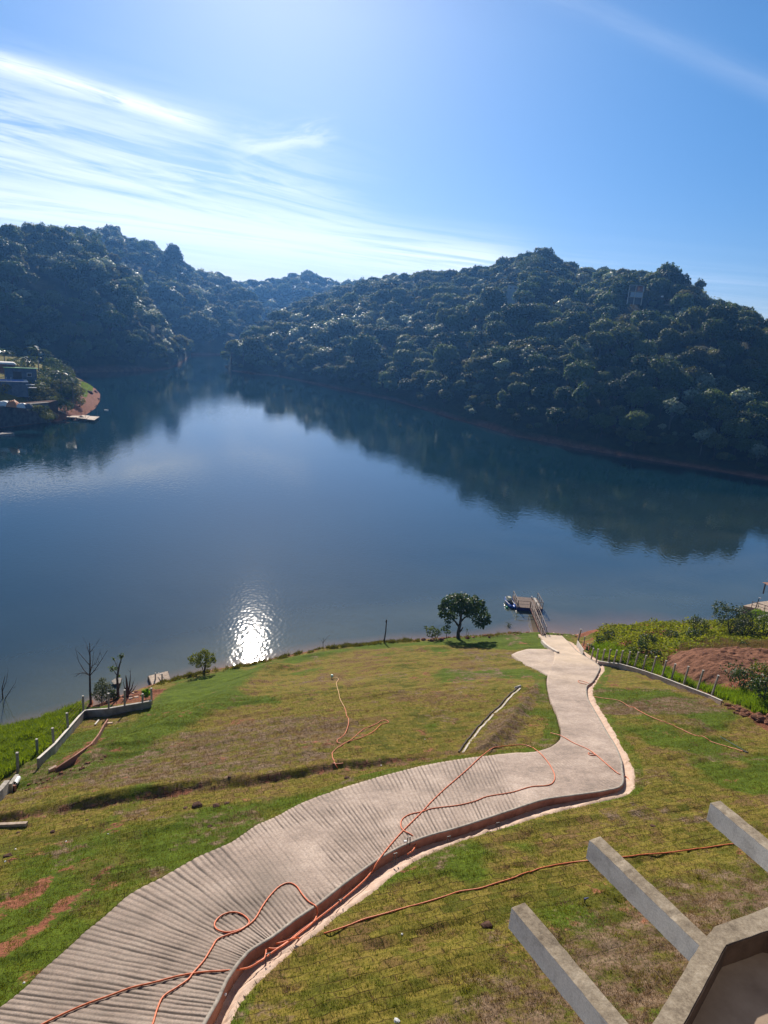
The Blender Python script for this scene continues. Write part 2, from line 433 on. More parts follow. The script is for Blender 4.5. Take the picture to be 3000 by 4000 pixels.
M['roof_green'] = simple('green_roof', (.06, .30, .06), (.12, .42, .12), 2, .6, .1, .01, .3)
M['roof_white'] = simple('white_roof', (.6, .58, .55), (.75, .73, .7), 1, .7, .1, .01, .3)
M['roof_tile'] = simple('clay_roof', (.22, .10, .07), (.36, .19, .13), 2, .8, .4, .02, .2)
M['pool'] = simple('blue_cover', (.03, .16, .5), (.06, .25, .68), .6, .3, .1, .01, .5)
M['orange'] = simple('orange_tarp', (.5, .16, .05), (.65, .28, .12), 2, .6, .2, .01, .3)
M['drygrass'] = leafmat('dry_grass_blade', (.14, .095, .05), (.32, .235, .145), .3, .8, .15, .8, .0)
M['turfblade'] = leafmat('turf_blade', (.070, .095, .010), (.21, .20, .026), .4, .75, .12, .35, .0)
M['floor'] = simple('terrace_floor', (.30, .22, .16), (.46, .35, .26), 1.5, .9, .4, .01, .2)

# hillside undergrowth
def m_hill():
    ma, t, b = new_mat('hill_undergrowth'); P = geo(t)
    a = nd(t, 'ShaderNodeVertexColor', layer_name='w').outputs['Color']
    sp = nd(t, 'ShaderNodeSeparateColor'); t.links.new(a, sp.inputs[0])
    n = noise(t, .35, P, 8, .7)
    g = ramp(t, n, [(.3, (.012, .020, .008)), (.7, (.045, .055, .02))])
    tan = ramp(t, noise(t, .25, P, 6, .7), [(.3, (.06, .06, .025)), (.7, (.12, .11, .05))])
    red = ramp(t, noise(t, .5, P, 7, .7), [(.3, (.10, .045, .03)), (.7, (.26, .13, .09))])
    c = mixc(t, sp.outputs[1], g, tan); c = mixc(t, sp.outputs[0], c, red)
    t.links.new(c, b.inputs['Base Color']); setp(b, Roughness=1., Specular_IOR_Level=.1)
    t.links.new(bump(t, noise(t, .8, P, 6, .7), .8, .8), b.inputs['Normal'])
    return ma
M['hill'] = m_hill()

# lawn: r lush, g dry, b bare red dirt, a sod joints
def m_ground():
    ma, t, b = new_mat('turf_ground'); P = geo(t)
    va = nd(t, 'ShaderNodeVertexColor', layer_name='w')
    sp = nd(t, 'ShaderNodeSeparateColor'); t.links.new(va.outputs['Color'], sp.inputs[0])
    lush, dry, dirt, sod = sp.outputs[0], sp.outputs[1], sp.outputs[2], va.outputs['Alpha']
    n1 = noise(t, .16, P, 6, .6, .3); n2 = noise(t, 1.3, P, 8, .72); n3 = noise(t, 9., P, 8, .75); n4 = noise(t, .5, P, 6, .65)
    # sods: a warped brick pattern, every sod with its own tone
    rot = nd(t, 'ShaderNodeMapping'); rot.inputs['Rotation'].default_value = (0, 0, math.radians(-20)); t.links.new(P, rot.inputs[0])
    wv = nd(t, 'ShaderNodeTexNoise'); wv.inputs['Scale'].default_value = 1.1; wv.inputs['Detail'].default_value = 4; t.links.new(P, wv.inputs['Vector'])
    wa = nd(t, 'ShaderNodeVectorMath', operation='MULTIPLY_ADD'); t.links.new(wv.outputs['Color'], wa.inputs[0]); wa.inputs[1].default_value = (.34, .30, 0)
    t.links.new(rot.outputs[0], wa.inputs[2])
    br = nd(t, 'ShaderNodeTexBrick'); t.links.new(wa.outputs[0], br.inputs['Vector'])
    br.inputs['Scale'].default_value = 1.; br.inputs['Brick Width'].default_value = .66; br.inputs['Row Height'].default_value = .44
    br.inputs['Mortar Size'].default_value = .030; br.inputs['Mortar Smooth'].default_value = .6
    br.inputs['Color1'].default_value = (0, 0, 0, 1); br.inputs['Color2'].default_value = (1, 1, 1, 1); br.inputs['Mortar'].default_value = (.5, .5, .5, 1)
    tone = mth(t, 'MULTIPLY', br.outputs['Color'], 1.0)
    joint = mth(t, 'MULTIPLY', br.outputs['Fac'], mth(t, 'MULTIPLY', mrange(t, n2, .38, .6), sod), clamp=True)
    base_f = mth(t, 'ADD', mth(t, 'MULTIPLY', n1, .55), mth(t, 'ADD', mth(t, 'MULTIPLY', n2, .35), mth(t, 'MULTIPLY', mth(t, 'MULTIPLY', tone, sod), .18)))
    olive = ramp(t, base_f, [(.30, (.055, .074, .010)), (.42, (.118, .118, .018)), (.53, (.215, .175, .034)), (.61, (.175, .115, .042)), (.8, (.22, .14, .08))])
    fine = ramp(t, n3, [(.28, (.35, .35, .35)), (.72, (1.5, 1.45, 1.4))])
    green = ramp(t, mth(t, 'ADD', mth(t, 'MULTIPLY', n2, .6), mth(t, 'MULTIPLY', n4, .4)), [(.3, (.040, .066, .008)), (.6, (.105, .155, .013)), (.8, (.22, .225, .024))])
    dryc = ramp(t, n2, [(.25, (.075, .045, .026)), (.5, (.17, .115, .07)), (.75, (.30, .225, .155))])
    dirtc = ramp(t, mth(t, 'ADD', mth(t, 'MULTIPLY', n2, .6), mth(t, 'MULTIPLY', n3, .4)), [(.3, (.10, .035, .02)), (.55, (.26, .105, .06)), (.75, (.42, .21, .13))])
    c = mixc(t, mth(t, 'MULTIPLY', mrange(t, mth(t, 'ADD', lush, mth(t, 'SUBTRACT', n4, .5)), .35, .65), 1., clamp=True), olive, green)
    nd_ = mrange(t, mth(t, 'ADD', dry, mth(t, 'MULTIPLY', mth(t, 'SUBTRACT', n2, .5), 1.6)), .4, .62)
    c = mixc(t, mth(t, 'MULTIPLY', nd_, 1., clamp=True), c, dryc)
    ndt = mrange(t, mth(t, 'ADD', dirt, mth(t, 'MULTIPLY', mth(t, 'SUBTRACT', n2, .5), 1.8)), .42, .58)
    c = mixc(t, mth(t, 'MULTIPLY', ndt, 1., clamp=True), c, dirtc)
    c = mixc(t, 1., c, fine, 'MULTIPLY')
    c = mixc(t, mth(t, 'MULTIPLY', joint, .9), c, (.045, .024, .014))
    t.links.new(c, b.inputs['Base Color']); setp(b, Roughness=1., Specular_IOR_Level=.08)
    nb = bump(t, mth(t, 'SUBTRACT', 1., joint), .8, .05)
    nb = bump(t, n2, .55, .10, nb)
    nb = bump(t, n3, .9, .035, nb)
    t.links.new(nb, b.inputs['Normal'])
    return ma
M['ground'] = m_ground()

# driveway: r = how strongly grooved, g = dark stain, b = pale washed
def m_drive():
    ma, t, b = new_mat('driveway_concrete'); P = geo(t)
    va = nd(t, 'ShaderNodeVertexColor', layer_name='w')
    sp = nd(t, 'ShaderNodeSeparateColor'); t.links.new(va.outputs['Color'], sp.inputs[0])
    uv = nd(t, 'ShaderNodeAttribute', attribute_name='along').outputs['Fac']
    n1 = noise(t, .35, P, 6, .65); n2 = noise(t, 3., P, 8, .75); n3 = noise(t, 11., P, 6, .8)
    c = ramp(t, mth(t, 'ADD', mth(t, 'MULTIPLY', n1, .6), mth(t, 'MULTIPLY', n2, .4)), [(.34, (.155, .118, .092)), (.48, (.30, .225, .178)), (.62, (.44, .345, .28))])
    agg = ramp(t, n3, [(.32, (.42, .40, .37)), (.5, (1., 1., 1.)), (.68, (1.5, 1.46, 1.42))])
    c = mixc(t, .8, c, agg, 'MULTIPLY')
    c = mixc(t, mth(t, 'MULTIPLY', mrange(t, mth(t, 'ADD', sp.outputs[1], mth(t, 'MULTIPLY', mth(t, 'SUBTRACT', n2, .5), 1.4)), .3, .8), .55, clamp=True), c, (.13, .105, .08))
    c = mixc(t, mth(t, 'MULTIPLY', sp.outputs[2], .8, clamp=True), c, (.60, .46, .32))
    gr = mth(t, 'MULTIPLY', va.outputs['Alpha'], mrange(t, n2, .25, .5, .35, 1.))
    c = mixc(t, mth(t, 'MULTIPLY', gr, .95, clamp=True), c, (.035, .022, .014))  # grooves painted near black to stand in for their shadow
    t.links.new(c, b.inputs['Base Color']); setp(b, Roughness=.8, Specular_IOR_Level=.35)
    nb = bump(t, n2, .5, .03); nb = bump(t, n3, .8, .012, nb)
    t.links.new(nb, b.inputs['Normal'])
    return ma
M['drive'] = m_drive()

def m_water():
    ma, t, b = new_mat('lake_water'); P = geo(t)
    va = nd(t, 'ShaderNodeVertexColor', layer_name='w')
    sp = nd(t, 'ShaderNodeSeparateColor'); t.links.new(va.outputs['Color'], sp.inputs[0])
    n = noise(t, .05, P, 5, .6, .5)
    deep = ramp(t, n, [(.3, (.003, .021, .031)), (.7, (.005, .028, .042))])
    c = mixc(t, sp.outputs[1], deep, (.080, .100, .080))
    c = mixc(t, mrange(t, mth(t, 'ADD', sp.outputs[0], mth(t, 'MULTIPLY', mth(t, 'SUBTRACT', n, .5), .5)), .2, 1.), c, (.30, .19, .125))
    t.links.new(c, b.inputs['Base Color'])
    setp(b, IOR=1.5, Roughness=.027, Specular_IOR_Level=.5)
    mp = nd(t, 'ShaderNodeMapping'); mp.inputs['Scale'].default_value = (1, .6, 1); t.links.new(P, mp.inputs[0])
    h1 = noise(t, .9, mp.outputs[0], 1, .4); h2 = noise(t, 7., mp.outputs[0], 3, .6)
    cal = mrange(t, noise(t, .012, P, 3, .5, .8), .35, .65, .35, 1.)
    nb = bump(t, mth(t, 'MULTIPLY', h1, cal), 1., .016); nb = bump(t, mth(t, 'MULTIPLY', noise(t, 2.3, mp.outputs[0], 0, .5), cal), 1., .015, nb)
    t.links.new(nb, b.inputs['Normal'])
    return ma
M['water'] = m_water()

# ------------------------------------------------------------------ water
def build_water():
    xs = np.r_[np.linspace(-1200, -130, 12), np.arange(-120, 150, 1.0), np.linspace(170, 1200, 12)]
    ys = np.r_[np.linspace(-350, 20, 6), np.arange(30, 170, 1.0), np.linspace(175, 800, 60), np.linspace(860, 1450, 8)]
    X, Y = np.meshgrid(xs, ys)
    d = Y - shore(X)
    near = (np.abs(X) < 140) & (Y < 200)
    rd = np.where(near, np.exp(-np.maximum(d, 0) / (2.2 + 4.5 * sst(14, 26, X) * (1 - sst(34, 60, X)))), 0)
    plume = np.exp(-np.maximum(d, 0) / (22 + 22 * sst(0, 40, X))) * (.8 * fbm(X / 9, Y / 5, 3) + .35)
    plume2 = np.exp(-((Y - (shore(X) + 4 + .10 * (X + 30))) / 8) ** 2) * .3
    g = np.where(near, np.clip(plume + plume2, 0, 1), 0)
    V = np.c_[X.ravel(), Y.ravel(), np.zeros(X.size)]
    nx, ny = len(xs), len(ys); idx = np.arange(nx * ny).reshape(ny, nx)
    Fq = np.c_[idx[:-1, :-1].ravel(), idx[:-1, 1:].ravel(), idx[1:, 1:].ravel(), idx[1:, :-1].ravel()]
    A = np.c_[rd.ravel(), g.ravel(), np.zeros(X.size), np.ones(X.size)]
    tag(mesh_np('water', V, Fq, M['water'], attrs={'w': A}), 'calm blue green lake', None, None, 'structure')
build_water()

# ------------------------------------------------------------------ driveway outline (left edge, right edge), far -> near
PAIRS = [((-520, 4360), (480, 4470)), ((-300, 4180), (600, 4330)), ((-150, 4060), (690, 4170)), ((0, 3946), (770, 4045)), ((90, 3874), (815, 3967)), ((169, 3796), (846, 3912)), ((265, 3711), (878, 3842)),
         ((338, 3645), (905, 3800)), ((392, 3600), (928, 3768)), ((458, 3543), (948, 3745)), ((512, 3497), (965, 3726)), ((603, 3449), (1000, 3702)), ((675, 3410), (1036, 3680)),
         ((772, 3353), (1072, 3657)), ((904, 3295), (1151, 3597)), ((1000, 3231), (1241, 3536)), ((1090, 3189), (1332, 3464)), ((1181, 3141), (1422, 3398)), ((1301, 3096), (1492, 3350)),
         ((1422, 3057), (1573, 3307)), ((1543, 3023), (1668, 3270)), ((1663, 2993), (1784, 3238)), ((1802, 2969), (1904, 3199)), ((1904, 2957), (2005, 3165)),
         ((2000, 2947), (2121, 3128)), ((2078, 2943), (2241, 3110)), ((2130, 2931), (2362, 3092)), ((2165, 2914), (2425, 3069)), ((2187, 2890), (2425, 3002)), ((2191, 2851), (2419, 2966)), ((2184, 2820), (2398, 2917)),
         ((2172, 2785), (2368, 2869)), ((2160, 2758), (2338, 2815)), ((2148, 2730), (2307, 2761)), ((2139, 2690), (2290, 2724)), ((2136, 2658), (2289, 2685)),
         ((2140, 2640), (2313, 2664)), ((2150, 2612), (2338, 2618)), ((2160, 2588), (2334, 2600)), ((2166, 2566), (2301, 2577)), ((2160, 2540), (2253, 2547)), ((2133, 2513), (2223, 2515)), ((2102, 2480), (2195, 2486))]
PL = hit([a for a, b in PAIRS]); PR = hit([b for a, b in PAIRS])
def rs(Pts, n):
    """smooth resample by index parameter"""
    k = len(Pts); s = np.linspace(0, k - 1, n)
    i = np.clip(np.floor(s).astype(int), 0, k - 2); f = (s - i)[:, None]
    P0 = Pts[np.clip(i - 1, 0, k - 1)]; P1 = Pts[i]; P2 = Pts[i + 1]; P3 = Pts[np.clip(i + 2, 0, k - 1)]
    return .5 * (2 * P1 + (P2 - P0) * f + (2 * P0 - 5 * P1 + 4 * P2 - P3) * f ** 2 + (3 * P1 - P0 - 3 * P2 + P3) * f ** 3)
SLAB = 0.10
RIMR = .22
def build_drive():
    seg = np.linalg.norm(np.diff((PL + PR) / 2, axis=0), axis=1); cum = np.r_[0, np.cumsum(seg)]
    NL = 3400
    s = np.linspace(0, cum[-1], NL)
    par = np.interp(s, cum, np.arange(len(cum)))
    def smp(Pts):
        k = len(Pts); i = np.clip(np.floor(par).astype(int), 0, k - 2); f = (par - i)[:, None]
        P0 = Pts[np.clip(i - 1, 0, k - 1)]; P1 = Pts[i]; P2 = Pts[i + 1]; P3 = Pts[np.clip(i + 2, 0, k - 1)]
        return .5 * (2 * P1 + (P2 - P0) * f + (2 * P0 - 5 * P1 + 4 * P2 - P3) * f ** 2 + (3 * P1 - P0 - 3 * P2 + P3) * f ** 3)
    L = smp(PL); Rr = smp(PR)
    L[:, 2] = base(L[:, 0], L[:, 1]); Rr[:, 2] = base(Rr[:, 0], Rr[:, 1])
    L[:, :2] += (L - Rr)[:, :2] / np.linalg.norm((L - Rr)[:, :2], axis=1)[:, None] * (.06 * (fbm(s / .5, s * 0, 5)[:, None] - .5) + .0)
    NW = 30; u = np.linspace(0, 1, NW)
    G = L[:, None, :] * (1 - u[None, :, None]) + Rr[:, None, :] * u[None, :, None]
    endrib = np.interp(23.4, np.arange(len(cum)), cum)
    along = s[:, None] + 0 * u[None, :]
    per = .235
    wob = .05 * (fbm(G[..., 0] / 1.3, G[..., 1] / 1.3, 9) - .5) * 2
    ph = ((along + wob) / per) % 1.0
    groove = np.exp(-(np.abs(ph - .5 + .10 * (fbm(G[..., 0] / .35, G[..., 1] / .35, 55, 3) - .5)) / .20) ** 2.0) * (.45 + 1.0 * fbm(G[..., 0] / .5, G[..., 1] / .5, 56, 3))
    wear = sst(.36, .6, fbm(G[..., 0] / 2.2, G[..., 1] / 2.2, 21))
    edge = np.maximum(np.exp(-u * 7), np.exp(-(1 - u) * 9))[None, :]
    amp = np.clip(.22 + .85 * wear + .6 * edge, 0, 1) * (1 - sst(endrib - .3, endrib + .1, along))
    up = np.clip(1 - sst(endrib * .25, endrib, along), .0, 1)
    amp = np.maximum(amp, .75 * up * (1 - sst(endrib * .4, endrib * .6, along))) * (.72 + .28 * up)
    amp2 = .25 * sst(endrib, endrib + 3, along) * sst(.45, .62, fbm(G[..., 0] / 1.5, G[..., 1] / 1.5, 33))
    ribid = np.floor((along + wob) / per); gv = groove * np.clip(amp + amp2, 0, 1) * (.45 + .8 * _hash(ribid, ribid * 0, 3)) ; gv = np.clip(gv, 0, 1)
    G[..., 2] += SLAB - .036 * gv + .02 * (fbm(G[..., 0] / 1.1, G[..., 1] / 1.1, 12) - .5)
    stain = np.exp(-((along - np.interp(14.3, np.arange(len(cum)), cum)) / 3.2) ** 2) * np.exp(-((u[None, :] - .62) / .35) ** 2) * .45 + .62 * (1 - sst(endrib * .2, endrib * .6, along)) * (.6 + .7 * fbm(G[..., 0] / 2.5, G[..., 1] / 2.5, 91))
    ld = np.interp(39, np.arange(len(cum)), cum)
    sandy = .75 * sst(ld - 8, ld, along) + .3 * np.exp(-((along - np.interp(36, np.arange(len(cum)), cum)) / 4) ** 2)
    A = np.stack([amp + 0 * gv, stain + 0 * gv, np.clip(sandy * (.5 + fbm(G[..., 0] / 2, G[..., 1] / 2, 41)), 0, 1), gv], -1)
    idx = np.arange(NL * NW).reshape(NL, NW)
    Fq = np.c_[idx[:-1, :-1].ravel(), idx[:-1, 1:].ravel(), idx[1:, 1:].ravel(), idx[1:, :-1].ravel()]
    V = G.reshape(-1, 3)
    # skirt on the lawn side
    Sk = L.copy(); Sk[:, 2] -= .35; b0 = len(V); V = np.vstack([V, Sk])
    sk = np.arange(NL) + b0
    F2 = np.c_[sk[:-1], idx[:-1, 0], idx[1:, 0], sk[1:]]
    A = np.vstack([A.reshape(-1, 4), np.tile([0, 0, 0, 0], (NL, 1))])
    o = mesh_np('driveway', V, np.vstack([Fq, F2]), M['drive'], smooth=False, attrs={'w': A})
    tag(o, 'curving pale concrete driveway with cross grooves', None, None, 'structure')
    return L, Rr, s, cum
DL, DR, DS, DCUM = build_drive()
# gutter outer edge pixels, matching PAIRS loosely: resample by length
_go = [(560, 4560), (690, 4400), (790, 4240), (850, 4090), (886, 4000), (940, 3904), (1000, 3838), (1048, 3747 + 45), (1151, 3700), (1241, 3640), (1313, 3575), (1446, 3490), (1518, 3425), (1600, 3372), (1690, 3325), (1784, 3287), (1900, 3250), (2000, 3222), (2110, 3185), (2241, 3152), (2380, 3122),
       (2470, 3100), (2478, 3020), (2446, 2953), (2400, 2869), (2366, 2812), (2330, 2752), (2312, 2715), (2311, 2690), (2330, 2655), (2358, 2618), (2352, 2592), (2310, 2562), (2256, 2532), (2236, 2512)]
GO = hit(_go)
def resamp(P, n):
    c = np.r_[0, np.cumsum(np.linalg.norm(np.diff(P, axis=0), axis=1))]
    t = np.linspace(0, c[-1], n); return np.c_[[np.interp(t, c, P[:, k]) for k in range(3)]].T
GOs = resamp(GO, 500)
def build_gutter():
    i = np.linspace(0, len(DR) - 60, 700).astype(int); A = DR[i].copy()
    # nearest outer point with monotone order
    j = np.array([np.argmin(np.sum((GOs[:, :2] - a[:2]) ** 2, axis=1)) for a in A]); j = np.maximum.accumulate(j)
    B = GOs[j].copy()
    k = np.ones(9) / 9
    for q in range(2): B[:, q] = np.convolve(np.pad(B[:, q], 4, mode='edge'), k, 'valid')
    sl = DS[i]
    dv = B[:, :2] - A[:, :2]; dist = np.linalg.norm(dv, axis=1)[:, None]; n = dv / np.maximum(dist, 1e-3)
    n = np.c_[np.convolve(np.pad(n[:, 0], 4, mode='edge'), k, 'valid'), np.convolve(np.pad(n[:, 1], 4, mode='edge'), k, 'valid')]
    n /= np.linalg.norm(n, axis=1)[:, None]
    A[:, 2] = base(A[:, 0], A[:, 1]) + SLAB; B[:, 2] = base(B[:, 0], B[:, 1])
    w = .10; depth = np.interp(sl, [0, DCUM[24], DCUM[27], DCUM[-1]], [.62, .46, .22, .12])
    # kerb wall: closed section swept along the edge, with a joint notch every metre
    notch = np.where((sl % 1.25) < .06, .035, 0.)
    r = []
    tp = A[:, 2] + .02
    for off, zz in ((0, tp - .3), (0, tp), (w, tp), (w, tp - depth - .15)):
        P = np.c_[A[:, :2] + n * (off - (notch[:, None] if off else 0)), zz]; r.append(P)
    R = np.stack(r, 1); m_, c_ = R.shape[:2]; idx = np.arange(m_ * c_).reshape(m_, c_)
    F1 = []
    for a in range(3): F1.append(np.c_[idx[:-1, a], idx[1:, a], idx[1:, a + 1], idx[:-1, a + 1]])
    g = mesh_np('kerb_wall', R.reshape(-1, 3), np.vstack([F1[0], F1[2]]), M['brickred'])
    tag(g, 'low brick red kerb wall along the outer edge of the driveway', 'kerb')
    rim = np.stack([np.c_[A[:, :2] + n * o_, tp + z_] for o_, z_ in ((-.012, -.06), (-.012, .004), (w + .004, .004), (w + .004, -.02))], 1)
    ix = np.arange(m_ * 4).reshape(m_, 4)
    mesh_np('coping', rim.reshape(-1, 3), np.vstack([np.c_[ix[:-1, a], ix[1:, a], ix[1:, a + 1], ix[:-1, a + 1]] for a in range(3)]), M['concrete'], parent=g)
    # gutter floor: from the wall foot to the lawn
    bj = .22 * (fbm(sl * 2.5, sl * 0, 77) - .5)[:, None] * 2 + .10 * (vnoise(sl / .23, sl * 0, 78) - .5)[:, None]
    c0 = A[:, :2] + n * (w - .03); c1 = A[:, :2] + n * (w + .22); c2 = B[:, :2] + n * bj; c3 = c2 + n * .22
    # never let the outer lip cross inside
    fl = np.stack([np.c_[c0, tp - depth], np.c_[c1, tp - depth + .02], np.c_[(c1 + c2) / 2, (tp - depth + B[:, 2]) / 2 - .02], np.c_[c2, B[:, 2] + .03], np.c_[c3, B[:, 2] - .12]], 1)
    ix = np.arange(m_ * 5).reshape(m_, 5)
    g2 = mesh_np('gutter', fl.reshape(-1, 3), np.vstack([np.c_[ix[:-1, a], ix[1:, a], ix[1:, a + 1], ix[:-1, a + 1]] for a in range(4)]), M['gutter'])
    tag(g2, 'ragged pink mortar gutter between kerb wall and lawn', 'gutter')
    return np.vstack([A[:, :2], B[::-1, :2]]), tp - depth, A, n
GUTPOLY, _gz, GA, GN = build_gutter()
ROADPOLY = np.vstack([DL[::25, :2], DR[::-25, :2]])
APR = hit([(2215, 2552), (2190, 2543), (2120, 2537), (2060, 2537), (2020, 2548), (1997, 2559), (2030, 2583), (2060, 2603), (2110, 2624), (2150, 2646), (2200, 2660), (2240, 2600)])

# ------------------------------------------------------------------ ground sheet
def wmask(px, soft, off=0.0):
    return hit(px, off)[:, :2], soft
AREAS = {}
def area(name, px): AREAS[name] = hit(px)[:, :2]
area('green_low', [(500, 2830), (640, 2690), (900, 2605), (1040, 2600), (930, 2690), (820, 2800), (700, 2860), (560, 2920), (450, 2960), (420, 2900)])
area('brown_mid', [(1000, 2800), (1350, 2790), (1450, 2850), (1300, 2960), (1100, 3030), (700, 3090), (300, 3100), (250, 3060), (700, 2870)])
area('dry_left', [(-50, 3000), (260, 2960), (480, 2880), (560, 2900), (400, 3030), (0, 3190), (-100, 3200)])
area('green_road', [(-100, 3650), (0, 3330), (450, 3230), (900, 3130), (1300, 3060), (1700, 2985), (2000, 2935), (2180, 2895), (2185, 2700), (2140, 2650), (2190, 2780), (2150, 2960), (1500, 3070), (900, 3330), (500, 3540), (0, 3990), (-200, 4100)])
area('dirt_left', [(-100, 3560), (180, 3420), (300, 3350), (290, 3400), (100, 3540), (-80, 3640)])
area('dirt_left_b', [(-50, 3700), (80, 3640), (260, 3500), (460, 3350), (440, 3400), (240, 3590), (90, 3720), (-60, 3810)])
area('grey_left', [(150, 3600), (460, 3350), (475, 3350), (400, 3440), (250, 3570), (120, 3650)])
area('green_top', [(1950, 2480), (2100, 2470), (2150, 2535), (2000, 2540), (1700, 2520), (1500, 2530), (1300, 2560), (1050, 2600), (1100, 2570), (1500, 2515)])
area('strip_grey', [(2300, 2760), (2420, 2740), (2560, 2720), (2760, 2730), (2860, 2790), (2700, 2800), (2400, 2800), (2320, 2800)])
area('patch_a', [(2570, 2950), (2610, 2925), (2690, 2925), (2670, 2955), (2590, 2968)])
area('dry_right', [(1950, 3700), (2300, 3500), (2450, 3430), (2700, 3380), (3100, 3280), (3300, 3500), (3200, 4300), (1600, 4400), (1500, 4000), (1750, 3850)])
area('tri', [(1820, 2930), (1900, 2830), (2100, 2655), (2120, 2700), (2060, 2850), (1950, 2935)])
area('rdirt', [(2830, 2750), (2950, 2790), (3100, 2800), (3300, 2900), (3200, 2920), (3000, 2850), (2900, 2800)])
area('dirt_wall', [(355, 2735), (500, 2708), (590, 2690), (650, 2690), (600, 2740), (470, 2755), (360, 2765)])
area('pinkwall', [(180, 3010), (330, 2900), (420, 2870), (390, 2920), (300, 2990), (130, 3030)])
def build_ground():
    nu, nv = 900, 950
    u = np.linspace(-1.05, 1.05, nu); v = np.geomspace(5., 145., nv) - 8.
    U, Yv = np.meshgrid(u, v); X = U * (Yv + 22.); Y = Yv
    global TRI
    TRI = AREAS['tri']
    Zb = base(X, Y)
    zz = {k: sdf(X, Y, P) for k, P in AREAS.items()}
    m_ = lambda k, s=1.5: sst(-s, s, zz[k])
    dsh = shore(X) - Y
    lot = sst(-.4, .6, sdf(X, Y, LOT))
    roadd = sdf(X, Y, ROADPOLY); gut = sdf(X, Y, GUTPOLY)
    onroad = np.maximum(roadd, gut)
    n1 = fbm(X / 7, Y / 7, 3, 4); n2 = fbm(X / 1.6, Y / 1.6, 8, 4); n3 = fbm(X / .45, Y / .45, 15, 3)
    lush = .18 + .55 * sst(.5, .68, n1)
    for k, a in (('green_low', .9), ('green_road', .62), ('green_top', .75)): lush = np.maximum(lush, a * m_(k, 2.))
    lush = np.where(roadd > -1.2, np.maximum(lush, .55), lush)
    dry = .12 + .35 * sst(.55, .7, fbm(X / 3, Y / 3, 31))
    for k, a in (('brown_mid', .56), ('dry_left', .48), ('strip_grey', .62), ('dry_right', .60), ('grey_left', .8)): dry = np.maximum(dry, a * m_(k, 1.2 if k != 'dry_right' else 2.5))
    dry = dry * (1 - .6 * m_('green_low', 1.))
    dirt = .10 + .30 * sst(.60, .75, fbm(X / 2.1, Y / 2.1, 57))
    for k, a in (('dirt_left', .58), ('dirt_left_b', .60), ('rdirt', .9), ('dirt_wall', .7), ('pinkwall', .55), ('patch_a', .2)): dirt = np.maximum(dirt, a * m_(k, .5))
    dcr = dpoly(X, Y, CREASE, False); crs = np.exp(-((dcr - .3) / .55) ** 2) * (Y - np.interp(X, CREASE[:, 0], CREASE[:, 1]) > -.2) * (X < CREASE[-1, 0])
    dirt = np.maximum(dirt, .42 * crs); dry = np.maximum(dry, .55 * crs)
    dry = np.maximum(dry, m_('tri', .5) * (.3 + .5 * fbm((X + Y) / .5, (X - Y) / 3.5, 88)))
    bank = (1 - sst(.2, .9, dsh)); dirt = np.maximum(dirt, .85 * bank)
    dirt = np.where(lot > .5, .35 + .45 * sst(.45, .6, fbm(X / 5, Y / 3, 91)), dirt)
    sod = np.clip(.85 - 1.6 * np.maximum(lush - .45, 0), 0, 1); sod = np.maximum(sod, m_('tri', .5)); sod = np.where(lot > .5, 0, sod)
    sod = sod * (1 - m_('dry_right', 2.) * .7)
    # sods stand proud by different amounts
    th = math.radians(-20); bx = X * math.cos(th) - Y * math.sin(th) + .12 * (n3 - .5) * 2; by = X * math.sin(th) + Y * math.cos(th) + .2 * (n2 - .5)
    row = np.floor(by / .44); fx = bx / .66 + .5 * (row % 2); cx = np.floor(fx)
    hsod = _hash(cx, row, 5); tilt = (by / .44 - row - .5)
    far = sst(4, 20, Yv)
    Zd = sod * ((hsod - .5) * .085 + tilt * .10 * (_hash(cx, row, 9)) ) + .10 * (n2 - .5) + .07 * (n3 - .5) + .35 * (fbm(X / 5, Y / 5, 44) - .5) + .42 * (fbm(bx / 9., by / 1.3, 45, 3) - .5)
    Zd += m_('dry_right', 2.) * .22 * (fbm(X / 1.1, Y / 1.1, 63) - .45) + m_('patch_a', .3) * .12
    Zd += (dirt > .5) * .05 * (n3 - .5) + lot * .9 * (fbm(X / 3.2, Y / 3.2, 71) - .5)
    fade = sst(-1.0, -.15, -onroad) * sst(-.3, .6, dsh)
    k_ = sst(.05, 1.0, -onroad)                                    # calm next to the road
    Zf = Zb + Zd * k_ * sst(-.2, .8, dsh)
    inside = sst(-.06, .10, onroad)
    Zf = Zf - .9 * inside
    apd = sdf(X, Y, APR); Zf = Zf - .3 * sst(0, .15, apd) + 0
    A = np.stack([lush, np.clip(dry, 0, 1), np.clip(dirt, 0, 1), np.clip(sod, 0, 1)], -1)
    V = np.c_[X.ravel(), Y.ravel(), Zf.ravel()]
    idx = np.arange(nu * nv).reshape(nv, nu)
    keep = (Zf > -2.8)
    Fq = np.c_[idx[:-1, :-1].ravel(), idx[:-1, 1:].ravel(), idx[1:, 1:].ravel(), idx[1:, :-1].ravel()]
    kf = keep.ravel(); Fq = Fq[kf[Fq].any(1)]
    tag(mesh_np('ground', V, Fq, M['ground'], smooth=True, attrs={'w': A.reshape(-1, 4)}), 'sloping lawn of laid turf squares running down to the lake', None, None, 'structure')
    return X, Y, Zf, A
GX, GY, GZ, GAT = build_ground()
